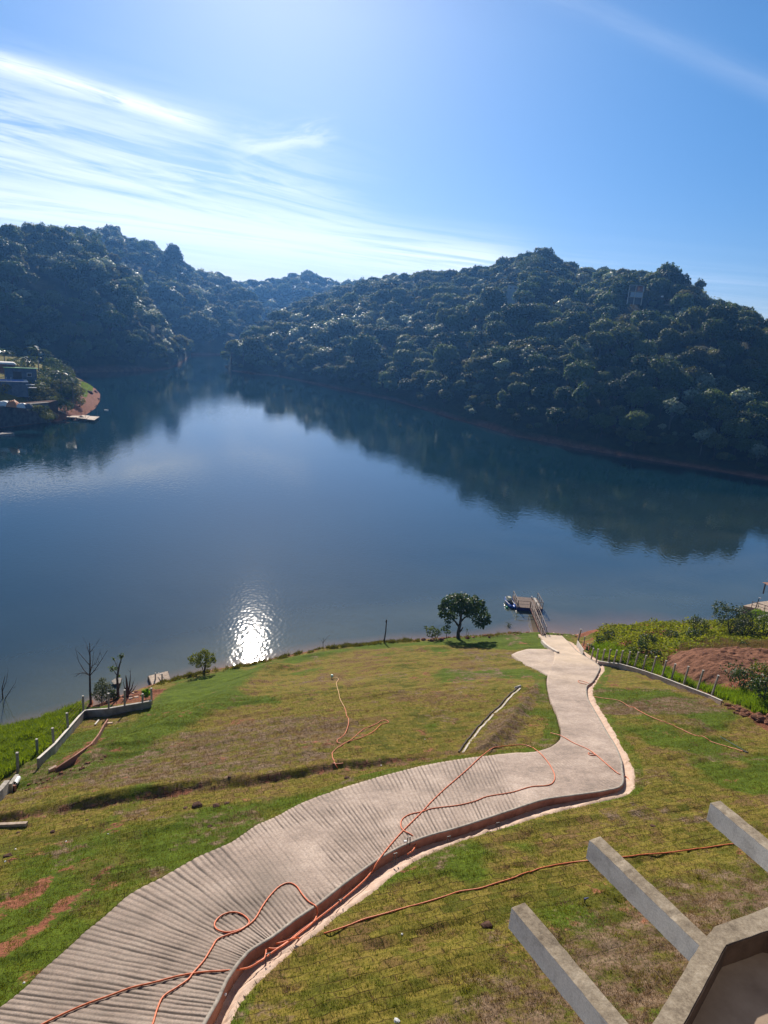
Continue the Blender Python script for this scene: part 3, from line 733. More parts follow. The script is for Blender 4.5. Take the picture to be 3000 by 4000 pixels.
def gz(x, y):
    """height of the built ground sheet"""
    v = np.geomspace(5., 145., 950) - 8.
    x = np.asarray(x, float); y = np.asarray(y, float)
    j = np.clip(np.interp(y, v, np.arange(950)), 0, 948.999); i = np.clip((x / (y + 22.) + 1.05) / 2.1 * 899, 0, 898.999)
    j0 = j.astype(int); i0 = i.astype(int); fj = j - j0; fi = i - i0
    return (GZ[j0, i0] * (1 - fi) + GZ[j0, i0 + 1] * fi) * (1 - fj) + (GZ[j0 + 1, i0] * (1 - fi) + GZ[j0 + 1, i0 + 1] * fi) * fj
def build_apron():
    c = APR.mean(0); n = 40; P = resamp(np.vstack([APR, APR[:1]]), 90)[:-1]
    V = []; ringN = 12
    for k in range(ringN + 1):
        f = k / ringN; Q = c + (P - c) * f; Q = Q.copy(); Q[:, 2] = base(Q[:, 0], Q[:, 1]) + SLAB - .03 + .015 * (fbm(Q[:, 0], Q[:, 1], 5) - .5); V.append(Q)
    S = P.copy(); S[:, 2] = base(S[:, 0], S[:, 1]) - .3; V.append(S)
    V = np.vstack(V); m_ = len(P); idx = np.arange(len(V)).reshape(ringN + 2, m_); nx = np.roll(idx, -1, axis=1)
    Fq = np.vstack([np.c_[idx[k], nx[k], nx[k + 1], idx[k + 1]] for k in range(ringN + 1)])
    tag(mesh_np('path_apron', V, Fq, M['drive'], attrs={'w': np.c_[np.zeros(len(V)), np.zeros(len(V)), .5 * fbm(V[:, 0] / 1.5, V[:, 1] / 1.5, 3), np.zeros(len(V))]}),
        'smooth concrete pad branching off the driveway', None, None, 'structure')
build_apron()
#PART2

# ------------------------------------------------------------------ hills round the lake
def azel(px):
    d = ray(px); return np.arctan2(d[:, 0], d[:, 1]), np.arcsin(d[:, 2])
class Hill:
    def __init__(s, name, shorepx, skypx, width, seed, tree_h=6., rough=5., label='', ps=.62):
        az, el = azel(shorepx); o = np.argsort(az); az, el = az[o], el[o]
        s.az0, s.az1 = az[0], az[-1]
        s.rs = lambda a: np.interp(a, az, CAMH / np.tan(-el))
        a2, e2 = azel(skypx); o = np.argsort(a2); a2, e2 = a2[o], e2[o]
        s.el = lambda a: np.interp(a, a2, e2)
        wa, _ = azel([(p, 1300) for p, w in width]); ww = [w for p, w in width]
        s.w = lambda a: np.interp(a, wa, ww)
        s.seed, s.th, s.rough, s.name, s.label, s.ps = seed, tree_h, rough, name, label, ps
    def zpolar(s, a, t):
        rs_, w = s.rs(a), s.w(a); rr = rs_ + w
        zr = np.maximum(CAMH + rr * np.tan(s.el(a)) - s.th, .3)
        g = np.where(t <= 1, 1 - (1 - np.clip(t, 0, 1)) ** (1 / s.ps), 1 - .35 * (t - 1) ** 2)
        r = rs_ + t * w; x = r * np.sin(a); y = r * np.cos(a)
        nz = (fbm(x / 46, y / 46, s.seed, 4) - .5) * 2
        gul = (fbm(a * 300 / 26, t * 1.2, s.seed + 7, 3) - .5) * 2
        amp = s.rough * np.sin(np.pi * np.clip(t, 0, 1)) ** .8 * (1 - .55 * np.clip(t, 0, 1)) * np.minimum(1, (w / 70.) ** 1.3)
        z = zr * g + amp * (nz * 1.2 + gul * 1.5)
        z = np.where(t < 0, t * w * .5, z)
        return np.where((t >= 0) & (t < .5), np.maximum(z, .02 + t * w * .25), z), x, y
    def z(s, x, y):
        x = np.asarray(x, float); y = np.asarray(y, float)
        a = np.arctan2(x, y); r = np.hypot(x, y); t = (r - s.rs(a)) / s.w(a)
        z, _, _ = s.zpolar(a, t)
        return np.where((a < s.az0) | (a > s.az1) | (t < -.05) | (t > 1.6), -5., z)
    def hit(s, p, off=0.): return rayhit(p, s.z, off, 120., 1400., 2500)
    def build(s, red=.02):
        na = int((s.az1 - s.az0) / math.radians(.22)) + 2; a = np.linspace(s.az0, s.az1, na)
        t = np.r_[-.05, 0, .006, .015, .03, .05, .075, np.linspace(.1, 1.6, 48)]
        A, T = np.meshgrid(a, t); Z, X, Y = s.zpolar(A, T)
        wz = np.zeros((Z.size, 4)); d = (T * s.w(A)).ravel()
        wz[:, 0] = (T.ravel() < .06) * (s.w(A).ravel() > 30) * 1.0 * (1 - sst(1.2, 3.5, d + 3 * (fbm(X.ravel() / 9, Y.ravel() / 9, 3) - .5)))
        if s.name == 'hill_left_bank': wz[:, 1] = (tan_mask(A, T)).ravel()
        idx = np.arange(Z.size).reshape(Z.shape)
        Fq = np.c_[idx[:-1, :-1].ravel(), idx[:-1, 1:].ravel(), idx[1:, 1:].ravel(), idx[1:, :-1].ravel()]
        tag(mesh_np(s.name, np.c_[X.ravel(), Y.ravel(), Z.ravel()], Fq, M['hill'], smooth=True, attrs={'w': wz}), s.label, None, None, 'structure')
    def scatter(s, step, seed, tmax=1.12, dmin=4.):
        """jittered points about `step` metres apart"""
        r = np.random.default_rng(seed); out = []
        a0, a1 = s.az0, s.az1; am = np.linspace(a0, a1, 200)
        r0 = (s.rs(am)).min(); r1 = (s.rs(am) + s.w(am) * tmax).max()
        for rad in np.arange(r0, r1, step * .9):
            n = int((a1 - a0) * rad / step); 
            a = a0 + (np.arange(n) + r.uniform(0, 1, n)) / n * (a1 - a0); q = rad + r.uniform(-.5, .5, n) * step
            t = (q - s.rs(a)) / s.w(a); k = (t * s.w(a) > dmin) & (t < tmax); a, t = a[k], t[k]
            z, x, y = s.zpolar(a, t); out.append(np.c_[x, y, z, a, t])
        return np.vstack(out)
TANC = None
def tan_mask(A, T):
    if TANC is None: return np.zeros(A.shape)
    return 1 - sst(.6, 1.4, dpoly(A * 430., T * 180., TANC, False) / 4.5)
H_R = Hill('hill_right_bank', [(880, 1432), (893, 1440), (904, 1449), (1000, 1462), (1085, 1470), (1301, 1517), (1543, 1566), (1766, 1635), (2000, 1702), (2241, 1749), (2500, 1794), (2753, 1833), (3000, 1875), (3300, 1960), (3700, 2050), (4200, 2200)],
    [(880, 1430), (893, 1380), (905, 1320), (1000, 1262), (1090, 1230), (1180, 1175), (1271, 1145), (1362, 1117), (1450, 1090), (1530, 1076), (1603, 1083), (1723, 1071), (1802, 1059), (1874, 1047), (1940, 1032), (2000, 1016), (2090, 1004), (2181, 1020), (2331, 1042), (2470, 1054), (2542, 1084), (2603, 1103), (2711, 1116), (2760, 1155), (2844, 1173), (2904, 1195), (2964, 1240), (3000, 1283), (3200, 1400), (3600, 1520), (4200, 1600)],
    [(880, 3), (893, 12), (950, 80), (1100, 230), (1300, 350), (1500, 360), (2090, 330), (2500, 250), (3000, 150), (3300, 120), (4200, 90)], 11, 10.5, 12., 'steep forested hill along the right shore')
_tp = [(40, 1010), (100, 1070), (160, 1120), (210, 1160), (260, 1185), (320, 1205)]
H_L = Hill('hill_left_bank', [(-700, 1440), (0, 1462), (307, 1456), (482, 1452), (603, 1449), (663, 1440), (705, 1422), (735, 1396), (745, 1388), (754, 1384)],
    [(-700, 860), (-200, 900), (0, 896), (90, 893), (150, 895), (211, 890), (301, 905), (374, 925), (446, 985), (520, 1055), (590, 1160), (650, 1260), (700, 1335), (735, 1378), (754, 1384)],
    [(-700, 190), (0, 190), (300, 170), (500, 120), (650, 85), (735, 35), (754, 8)], 23, 13., 12., 'forested hillside along the left shore')
H_M = Hill('hill_middle', [(150, 1388), (740, 1388), (860, 1386), (910, 1386), (1010, 1390)],
    [(150, 900), (301, 902), (374, 912), (446, 914), (500, 950), (561, 960), (633, 990), (690, 1015), (753, 1052), (844, 1074), (904, 1110), (940, 1124), (1010, 1210)],
    [(150, 300), (900, 270), (1010, 150)], 37, 12., 14., 'hazy hillside behind the left shore')
H_F = Hill('hill_far', [(780, 1330), (1000, 1350), (1500, 1390), (1700, 1405)],
    [(780, 1160), (904, 1126), (976, 1116), (1060, 1106), (1120, 1102), (1169, 1092), (1205, 1094), (1271, 1106), (1313, 1110), (1362, 1115), (1500, 1130), (1700, 1160)],
    [(780, 260), (1700, 260)], 41, 11., 6., 'distant hazy wooded ridge closing the valley')
_th = H_L.hit(_tp); _ta = np.arctan2(_th[:, 0], _th[:, 1]); _tr = (np.hypot(_th[:, 0], _th[:, 1]) - H_L.rs(_ta)) / H_L.w(_ta)
TANC = np.c_[_ta * 430., _tr * 180.]
HILLS = (H_R, H_L, H_M, H_F)
for h in HILLS: h.build()

# ------------------------------------------------------------------ peninsula on the left shore
PEN = plane([(-900, 1900), (-300, 1740), (0, 1672), (54, 1666), (184, 1650), (244, 1642), (298, 1636), (335, 1620), (371, 1596), (389, 1567), (391, 1540), (372, 1518), (325, 1494), (250, 1470), (60, 1440), (-400, 1440), (-900, 1500)])[:, :2]
def penz(x, y):
    x = np.asarray(x, float); y = np.asarray(y, float)
    d = sdf(x, y, PEN); west = sst(-98, -128, x) if False else 1 - sst(-132, -100, x)
    z = .25 * np.clip(d, -8, 6) + 1.0 * sst(0, 3, d) + (d > 0) * west * np.minimum(np.maximum(d - 2, 0) * .33, 7.5)
    return z + .5 * (fbm(x / 5, y / 5, 17) - .5) * sst(0, 2, d)
def phit(p, off=0.): return rayhit(p, penz, off, 120., 420., 1600)
def build_pen():
    xs = np.arange(-190, -95, .8); ys = np.arange(180, 350, .9); X, Y = np.meshgrid(xs, ys)
    Z = penz(X, Y); d = sdf(X, Y, PEN)
    gp = phit([(318, 1490), (335, 1497), (363, 1512), (362, 1525), (345, 1535), (338, 1553), (325, 1550), (315, 1530)])[:, :2]
    g = sst(-.4, .4, sdf(X, Y, gp))
    lawn = phit([(70, 1530), (150, 1520), (150, 1560), (110, 1570)])[:, :2]
    A = np.stack([np.maximum(.9 * g, .25), .15 + 0 * g + .5 * sst(-1, 1, sdf(X, Y, lawn)), np.clip(.95 * (1 - g) * sst(9, 4, d) * (X > -150), 0, 1), 0 * g], -1)
    idx = np.arange(X.size).reshape(X.shape)
    Fq = np.c_[idx[:-1, :-1].ravel(), idx[:-1, 1:].ravel(), idx[1:, 1:].ravel(), idx[1:, :-1].ravel()]
    k = (Z > -1.5).ravel(); Fq = Fq[k[Fq].any(1)]
    tag(mesh_np('terrain_point', np.c_[X.ravel(), Y.ravel(), Z.ravel()], Fq, M['ground'], smooth=True, attrs={'w': A.reshape(-1, 4)}), 'wooded point with a red earth beach and a bright lawn patch', None, None, 'structure')
    n = 5000; x = rng.uniform(gp[:, 0].min(), gp[:, 0].max(), n); y = rng.uniform(gp[:, 1].min(), gp[:, 1].max(), n); k = inpoly(x, y, gp); return np.c_[x, y, penz(x, y)][k]
PENG = build_pen()

# ------------------------------------------------------------------ foliage generators
def leaves(C, N, size, aspect=1.5, seed=0, droop=.0, curl=.0):
    """one quad per point C with normal roughly N; size may be an array"""
    r = np.random.default_rng(seed); n = len(C)
    N = N / np.maximum(np.linalg.norm(N, axis=1)[:, None], 1e-6)
    t = r.normal(size=(n, 3)); t -= N * np.sum(t * N, 1)[:, None]; t /= np.linalg.norm(t, axis=1)[:, None]
    t[:, 2] -= droop; t /= np.linalg.norm(t, axis=1)[:, None]
    b = np.cross(N, t); b /= np.maximum(np.linalg.norm(b, axis=1)[:, None], 1e-6)
    s = (np.asarray(size) * np.ones(n) * r.uniform(.7, 1.3, n))[:, None]
    V = np.stack([C - t * s * .5, C + b * s * .5 / aspect, C + t * s * .5, C - b * s * .5 / aspect], 1).reshape(-1, 3)
    return V, np.arange(4 * n).reshape(n, 4)
def crown_pts(lobes, per, seed, up=.35, shell=.78, jit=.55):
    """points and normals over the shells of overlapping lobes (cx,cy,cz,rx,ry,rz)"""
    r = np.random.default_rng(seed); P = []; N = []
    L = np.array(lobes, float)
    for l in L:
        n = int(per * (l[3] * l[4] + l[3] * l[5] + l[4] * l[5]) / 3.)
        d = r.normal(size=(n, 3)); d /= np.linalg.norm(d, axis=1)[:, None]
        d = d[(d[:, 2] > -.55) | (r.uniform(size=n) < .25)]
        rad = shell + (1.08 - shell) * r.uniform(0, 1, len(d)) ** .7
        rad *= 1 + .26 * np.sin(d[:, 0] * 7 + l[0] * 3) * np.cos(d[:, 1] * 6 + l[1] * 2)
        p = l[:3] + d * l[3:6] * rad[:, None]
        ins = np.zeros(len(p), bool)
        for q in L:
            if q is l: continue
            ins |= (np.sum(((p - q[:3]) / q[3:6]) ** 2, 1) < .42)
        p, d = p[~ins], d[~ins]
        P.append(p); N.append(d + np.array([0, 0, up]) + r.normal(size=d.shape) * jit)
    return np.vstack(P), np.vstack(N)
def rnd_lobes(r, R, H, n, flat=.7, base_h=.35):
    L = [(0, 0, H * .72, R * .62, R * .62, H * .27)]
    for k in range(n):
        a = r.uniform(0, 6.283); q = R * r.uniform(.35, .72); s = R * r.uniform(.26, .46)
        z = H * (base_h + .2 + (1 - (q / R) ** 2) * (1 - base_h - .32)) + r.uniform(-.06, .08) * H
        L.append((q * math.cos(a), q * math.sin(a), z, s, s * r.uniform(.8, 1.2), s * flat * r.uniform(.8, 1.2)))
    return L
def forest_proto(i, kind):
    r = np.random.default_rng(100 + i)
    R, H = {'a': (4.3, 9.6), 'b': (3.8, 8.0), 'c': (3.3, 8.6), 'd': (2.4, 11.)}[kind]
    L = rnd_lobes(r, R, H, 15 if kind != 'c' else 17, .9 if kind != 'c' else .42, .3 if kind != 'd' else .2)
    P, N = crown_pts(L, 125 if kind != 'c' else 78, 200 + i, .5 if kind != 'c' else 1.2, .80 if kind != 'c' else .5, .65)
    if kind == 'c': N[:, 2] = np.abs(N[:, 2])
    V, Fq = leaves(P, N, .62 if kind != 'c' else .66, 1.25, 300 + i)
    tr = MB(); tr.tube([(0, 0, -3), (.1, .05, H * .25), (0, .15, H * .62)], [.24, .2, .12], 6)
    for k in range(5):
        l = L[1 + k * 2]; tr.tube([(0, .05, H * .3), (l[0] * .5, l[1] * .5, H * .5), (l[0] * .9, l[1] * .9, l[2])], [.12, .09, .04], 5)
    return V, Fq, tr
KM = {'a': 'forest_a', 'b': 'forest_b', 'c': 'forest_c', 'd': 'forest_a'}
PROTO = []
for i, kind in enumerate(('a', 'a', 'a', 'b', 'b', 'c', 'd')):
    V, Fq, tr = forest_proto(i, kind)
    me = D.meshes.new('crown'); me.vertices.add(len(V)); me.vertices.foreach_set('co', V.astype(np.float32).ravel())
    me.loops.add(Fq.size); me.loops.foreach_set('vertex_index', Fq.astype(np.int32).ravel())
    me.polygons.add(len(Fq)); me.polygons.foreach_set('loop_start', np.arange(0, Fq.size, 4, dtype=np.int32)); me.polygons.foreach_set('loop_total', np.full(len(Fq), 4, np.int32))
    me.update(calc_edges=True); me.materials.append(M[KM[kind]])
    mt = D.meshes.new('trunk'); mt.from_pydata(tr.v, [], tr.f); mt.materials.append(M['bark_grey' if kind == 'c' else 'bark'])
    PROTO.append((kind, me, mt))
HOUSES = []          # (x, y, radius) kept free of trees
HP = {}
for nm, h, px, rad in (('pair', H_R, (1995, 1205), 8), ('frame', H_R, (2470, 1225), 8)):
    p = h.hit([px])[0]; HP[nm] = p; HOUSES.append((p[0], p[1], rad))
pts = []
for h, step, sc, dm in ((H_R, 5.6, 1.0, 2.8), (H_L, 6.0, 1.0, .8), (H_M, 8.2, 1.2, 5.), (H_F, 10., 1.4, 5.)):
    q = h.scatter(step, h.seed, 1.1, dm)
    if h is H_L:
        k = tan_mask(q[:, 3], q[:, 4]) < .35; q = q[k]
    pts.append(np.c_[q, np.full(len(q), sc), np.full(len(q), HILLS.index(h))])
pts = np.vstack(pts)
for (hx, hy, hr) in HOUSES:
    d = np.hypot(pts[:, 0] - hx, pts[:, 1] - hy); v = np.array([hx, hy]) / math.hypot(hx, hy)
    fr = -((pts[:, 0] - hx) * v[0] + (pts[:, 1] - hy) * v[1]); la = np.abs((pts[:, 0] - hx) * v[1] - (pts[:, 1] - hy) * v[0])
    pts = pts[~((d < hr) | ((fr > 0) & (fr < 24) & (la < 8)))]
dist = np.hypot(pts[:, 0], pts[:, 1])
d_ = pts[:, :3] - EYE; w_ = d_ @ cf
pxx = 1500 + FPX * (d_ @ cr) / w_
vis = (pxx > -250) & (pxx < 3250)
pts, dist, pxx = pts[vis], dist[vis], pxx[vis]
nP = len(pts)
kn = rng.uniform(size=nP); cl = fbm(pts[:, 0] / 30, pts[:, 1] / 30, 66)
kidx = np.where(cl > .56, np.where(kn < .45, 5, np.where(kn < .75, 3, 0)), np.where(kn < .25, 0, np.where(kn < .45, 1, np.where(kn < .62, 2, np.where(kn < .76, 3, np.where(kn < .88, 4, np.where(kn < .94, 5, 6)))))))
scl = pts[:, 5] * (.42 + 1.0 * rng.uniform(0, 1, nP) ** 1.5) * 1.12 * ((.7 + .6 * fbm(pts[:, 0] / 20, pts[:, 1] / 20, 12)))
shoreband = pts[:, 4] * 120 < 10; scl = np.where(shoreband, scl * .75, scl); scl = np.where((pts[:, 4] > .8) & (pts[:, 6] < 2), scl * .8, scl)
big = scl / dist * ((pxx > 0) & (pxx < 3000)); order = np.argsort(-big); solo = set(order[:300].tolist())
LAB = {'a': 'round dark green tree in the dense forest on the right hillside', 'b': 'olive green bushy tree in the forest on the right hillside',
       'c': 'pale silvery leaved tree standing out in the right hillside forest', 'd': 'narrow dark tree in the right hillside forest'}
NAMES = {'a': 'forest_tree', 'b': 'olive_tree', 'c': 'silver_leaf_tree', 'd': 'slender_tree'}
GRP = {'a': 'dark green forest trees on the right hillside', 'b': 'olive green forest trees on the right hillside', 'c': 'silvery forest trees on the right hillside', 'd': 'slender forest trees on the right hillside'}
for i in order[:300]:
    kind, me, mt = PROTO[kidx[i]]; p = pts[i]
    left = pts[i, 6] != 0
    g = GRP[kind].replace('right', 'left') if left else GRP[kind]; lb = LAB[kind].replace('right', 'left') if left else LAB[kind]
    o = empty(NAMES[kind], p[:3], rng.uniform(0, 6.28), lb, 'tree', g); o.scale = (scl[i], scl[i], scl[i] * rng.uniform(.85, 1.2))
    for nm, q in (('crown', me), ('trunk', mt)):
        c = D.objects.new(nm, q); COL.objects.link(c); c.parent = o
rest = np.array([i for i in range(nP) if i not in solo])
def forest_mass(ids):
    """all the remaining forest as one object: geometry nodes put tree crowns on its points"""
    me = D.meshes.new('forest'); me.vertices.add(len(ids)); me.vertices.foreach_set('co', pts[ids, :3].astype(np.float32).ravel())
    for nm, arr in (('sc', scl[ids]), ('rz', rng.uniform(0, 6.28, len(ids)))):
        a = me.attributes.new(nm, 'FLOAT', 'POINT'); a.data.foreach_set('value', arr.astype(np.float32))
    a = me.attributes.new('kd', 'INT', 'POINT'); a.data.foreach_set('value', kidx[ids].astype(np.int32))
    o = D.objects.new('forest', me); COL.objects.link(o)
    g = D.node_groups.new('forest', 'GeometryNodeTree')
    g.interface.new_socket('Geometry', in_out='INPUT', socket_type='NodeSocketGeometry'); g.interface.new_socket('Geometry', in_out='OUTPUT', socket_type='NodeSocketGeometry')
    gi = g.nodes.new('NodeGroupInput'); go = g.nodes.new('NodeGroupOutput'); jn = g.nodes.new('GeometryNodeJoinGeometry')
    def na(n_, t_='FLOAT'):
        n = g.nodes.new('GeometryNodeInputNamedAttribute'); n.data_type = t_; n.inputs['Name'].default_value = n_; return n.outputs[0]
    sc_, rz_, kd_ = na('sc'), na('rz'), na('kd', 'INT')
    cx = g.nodes.new('ShaderNodeCombineXYZ'); g.links.new(rz_, cx.inputs[2])
    for k, (kind, mc, mt) in enumerate(PROTO):
        src = D.objects.new('crown', mc)
        oi = g.nodes.new('GeometryNodeObjectInfo'); oi.inputs['Object'].default_value = src; oi.inputs['As Instance'].default_value = True
        cmp_ = g.nodes.new('FunctionNodeCompare'); cmp_.data_type = 'INT'; cmp_.operation = 'EQUAL'
        ii = [s_ for s_ in cmp_.inputs if s_.type == 'INT' and s_.enabled]
        g.links.new(kd_, ii[0]); ii[1].default_value = k
        ip = g.nodes.new('GeometryNodeInstanceOnPoints')
        g.links.new(gi.outputs[0], ip.inputs['Points']); g.links.new(cmp_.outputs[0], ip.inputs['Selection']); g.links.new(oi.outputs['Geometry'], ip.inputs['Instance'])
        g.links.new(cx.outputs[0], ip.inputs['Rotation']); g.links.new(sc_, ip.inputs['Scale']); g.links.new(ip.outputs[0], jn.inputs[0])
    g.links.new(jn.outputs[0], go.inputs[0])
    md = o.modifiers.new('forest', 'NODES'); md.node_group = g
    tag(o, 'dense dark green forest covering the hills around the lake', 'forest', None, 'stuff')
forest_mass(rest)
print('trees', nP, 'crown faces', [len(p[1].polygons) for p in PROTO])

# ------------------------------------------------------------------ buildings far off
def face_cam(p): return math.atan2(-p[0], p[1])
def box_house(name, p, rz, w, d, h, wall, roofm, label, floors=1, openings=(), roof='flat', parent=None):
    t = empty(name, p, rz, label, 'house')
    b = MB(); b.box((0, 0, h / 2 - 1), (w, d, h + 2)); b.build('wall', wall, t)
    r = MB()
    if roof == 'flat': r.box((0, 0, h + .12), (w + .6, d + .6, .24))
    else:
        e = .5; r.hexa([(-w / 2 - e, -d / 2 - e, h + .003), (w / 2 + e, -d / 2 - e, h + .003), (w / 2 + e, d / 2 + e, h + .003), (-w / 2 - e, d / 2 + e, h + .003)],
                       [(-w / 2 + 1.2, -.1, h + 1.5), (w / 2 - 1.2, -.1, h + 1.5), (w / 2 - 1.2, .1, h + 1.5), (-w / 2 + 1.2, .1, h + 1.5)])
    r.build('roof', roofm, t)
    for (x, z, ww, hh) in openings:
        f = MB(); f.box((x, -d / 2 - .03, z), (ww + .2, .1, hh + .2)); fo = f.build('window', M['white'], t)
        g = MB(); g.box((x, -d / 2 - .06, z), (ww, .08, hh)); g.build('pane', M['dark'], fo)
    return t
def hillhouses():
    p = HP['pair']; t = box_house('hillside_house', p + np.array([0, 0, 7.5]), face_cam(p), 6.5, 7, 5.5, M['hillwall'], M['roof_white'], 'pale blue grey two tier house half hidden in the forest on the right hill', 1, [(-1.6, 4.2, 1.3, 1.1), (1.2, 4.2, 1.3, 1.1)])
    b = MB(); b.box((-4.6, -1.2, 2.75), (4.8, 6, .35)); b.build('terrace', M['concrete_pale'], t)
    for k in range(5):
        c = MB(); c.box((-6.6 + k * 1.0, -3.6, .6), (.28, .28, 4.2)); c.build('column', M['hillwall'], t)
    b = MB(); b.box((0, -2.2, -2.5), (6, 3, 5)); b.build('basement_wall', M['hillwall'], t)
    p = HP['frame']; rz = face_cam(p)
    t = empty('unfinished_house', p + np.array([0, 0, 6.]), rz, 'tall unfinished concrete house on the right hill with one open dark storey', 'house')
    w, d, h = 7.2, 6, 8.5
    b = MB(); b.box((0, 1., h / 2 - 1), (w - .8, d - 2.4, h)); b.build('wall', M['greywall'], t)
    for x in (-w / 2, -.3, w / 2):
        c = MB(); c.box((x, -d / 2, h / 2 - .8), (.45, .45, h + 1.6)); c.build('column', M['concrete_pale'], t)
    for z in (h, h - 3.2, h - 6.2):
        c = MB(); c.box((0, -d / 2 + 1.2, z), (w + .4, 3.2, .32)); c.build('floor_slab', M['concrete'], t)
    c = MB(); c.box((-2.2, -d / 2 + .5, h - 1.6), (2.4, .3, 2.4)); c.build('opening', M['dark'], t)
    c = MB(); c.box((1.7, -d / 2 + .35, h - 1.65), (3.0, .2, 2.7)); c.build('infill_wall', M['brickred'], t)
    c = MB(); c.box((.4, -d / 2 + .3, h - 4.8), (6.0, .2, 2.6)); c.build('lower_wall', M['hillwall'], t)
    k = MB(); k.box((1.2, -d / 2 + .16, h - 1.7), (.8, .1, 1.9)); k.build('door', M['orange'], t)
    # ridge houses on the left
    for px, py, w, h, lab, rm in ((185, 925, 11, 3.6, 'white house with blue wall on the left skyline', 'roof_white'), (270, 935, 12, 3.2, 'low clay roofed house right of the white one on the left skyline', 'roof_tile'),
                                  (298, 950, 6, 2.5, 'small bright shed just under the left ridge line', 'roof_white'), (345, 915, 7, 6., 'tall grey house among trees on the left ridge', 'roof_tile')):
        q = H_L.hit([(px, py)])[0]; box_house('ridge_house', q + np.array([0, 0, 3.4]), face_cam(q), w, 7, h, M['hillwall'], M[rm], lab, 1, [(-w / 4, h * .55, 1.4, 1.2), (w / 4, h * .55, 1.4, 1.2)], 'hip')
    for px, py, w, h, lab in ((790, 1067, 14, 3.5, 'clay roofed house highest on the sloping hazy ridge'), (830, 1085, 16, 4.0, 'long clay roofed house lower on the hazy ridge'), (722, 1038, 8, 4, 'small house beside the tallest skyline tree')):
        q = H_M.hit([(px, py + 10)])[0]; box_house('ridge_house', q + np.array([0, 0, 5.]), face_cam(q), w, 8, h, M['hillwall'], M['roof_tile'], lab, 1, [(-w / 4, h * .55, 1.6, 1.3), (w / 4, h * .55, 1.6, 1.3)], 'hip')
hillhouses()

# ------------------------------------------------------------------ skyline trees and palms
def lobe_tree(name, bpx, lobes, P0, per, lsize, mat, trunk_paths, label, cat, bark='bark', seed=1, depth=.8, up=.4, shell=.7, jit=.7, aspect=1.5, nl=None, droop=0.):
    """tree whose crown lobes were read off the photograph: each lobe = (px, py, radius px, depth offset in radii)"""
    Y0 = P0[1]; mpp = np.linalg.norm(P0 - EYE) / FPX
    rr = np.random.default_rng(seed)
    t = empty(name, P0, 0, label, cat)
    L = []
    for l in lobes:
        px, py, r = l[:3]; dy = (l[3] if len(l) > 3 else rr.uniform(-1, 1) * depth) * r * mpp * 1.2
        c = at(px, py, Y0 + dy) - P0; R = r * mpp; L.append((*c, R, R * 1.1, R * .85))
    P, N = crown_pts(L, per, seed, up, shell, jit)
    V, Fq = leaves(P, N, lsize, aspect, seed + 1, droop)
    mesh_np('crown', V, Fq, M[mat], t)
    tr = MB()
    for path in trunk_paths:
        tr.tube([at(q[0], q[1], Y0 + (q[3] if len(q) > 3 else 0)) - P0 for q in path], [q[2] for q in path], 8)
    if trunk_paths: tr.build('trunk', M[bark], t, smooth=True)
    return t
def sky_tree(h, px, py_base, lobes, lsize, lab, mat='forest_a', seed=1, per=30, trunk=.3):
    P0 = h.hit([(px, py_base + (70 if h is not H_R else 25))])[0]
    return lobe_tree('skyline_tree', None, lobes, P0, per, lsize, mat, [[(px, py_base + 25, trunk), (px, lobes[0][1], trunk * .5)]], lab, 'tree', seed=seed, shell=.55)
sky_tree(H_M, 678, 1030, [(676, 985, 24), (668, 1000, 24), (688, 1000, 22), (672, 968, 16), (684, 972, 14), (655, 1008, 14), (700, 1010, 14)], 1.5, 'tallest lacy tree standing up from the hazy left ridge', seed=3)
sky_tree(H_M, 566, 975, [(558, 957, 16), (575, 962, 16), (566, 950, 12), (580, 975, 12), (540, 968, 10)], 1.4, 'rounded twin crowned tree on the left ridge gap', seed=4)
sky_tree(H_M, 615, 1000, [(608, 985, 14), (622, 990, 14), (600, 992, 10), (632, 997, 8)], 1.4, 'low spreading tree between twin crowned and tallest ridge trees', seed=5)
sky_tree(H_L, 470, 985, [(470, 925, 22), (452, 918, 14), (488, 938, 16), (440, 935, 16), (492, 955, 14), (462, 945, 20)], 1.1, 'broad umbrella crowned tree at the left ridge shoulder', seed=6)
sky_tree(H_L, 312, 930, [(311, 905, 13), (306, 920, 12), (318, 922, 12), (311, 895, 7)], 1.0, 'pointed tree rising behind the ridge houses', seed=7)
sky_tree(H_L, 376, 950, [(376, 920, 12), (372, 938, 13), (380, 945, 12)], 1.0, 'narrow oval tree on the left ridge', seed=8)
sky_tree(H_L, 215, 925, [(205, 890, 12), (222, 897, 13), (240, 900, 10), (196, 905, 9)], 1.0, 'flat topped tree over the white ridge house', seed=9)
sky_tree(H_R, 2100, 1060, [(2090, 1014, 22), (2060, 1022, 20), (2120, 1024, 18), (2035, 1036, 16), (2140, 1040, 14), (2080, 1040, 20), (2110, 1045, 20), (2055, 1050, 18)], .7, 'big dome shaped tree at the summit of the right hill', seed=12, per=60)
sky_tree(H_R, 2360, 1080, [(2370, 1050, 14), (2362, 1065, 14), (2376, 1040, 8)], .6, 'small pointed tree above the long crest of the right hill', seed=13, per=60)

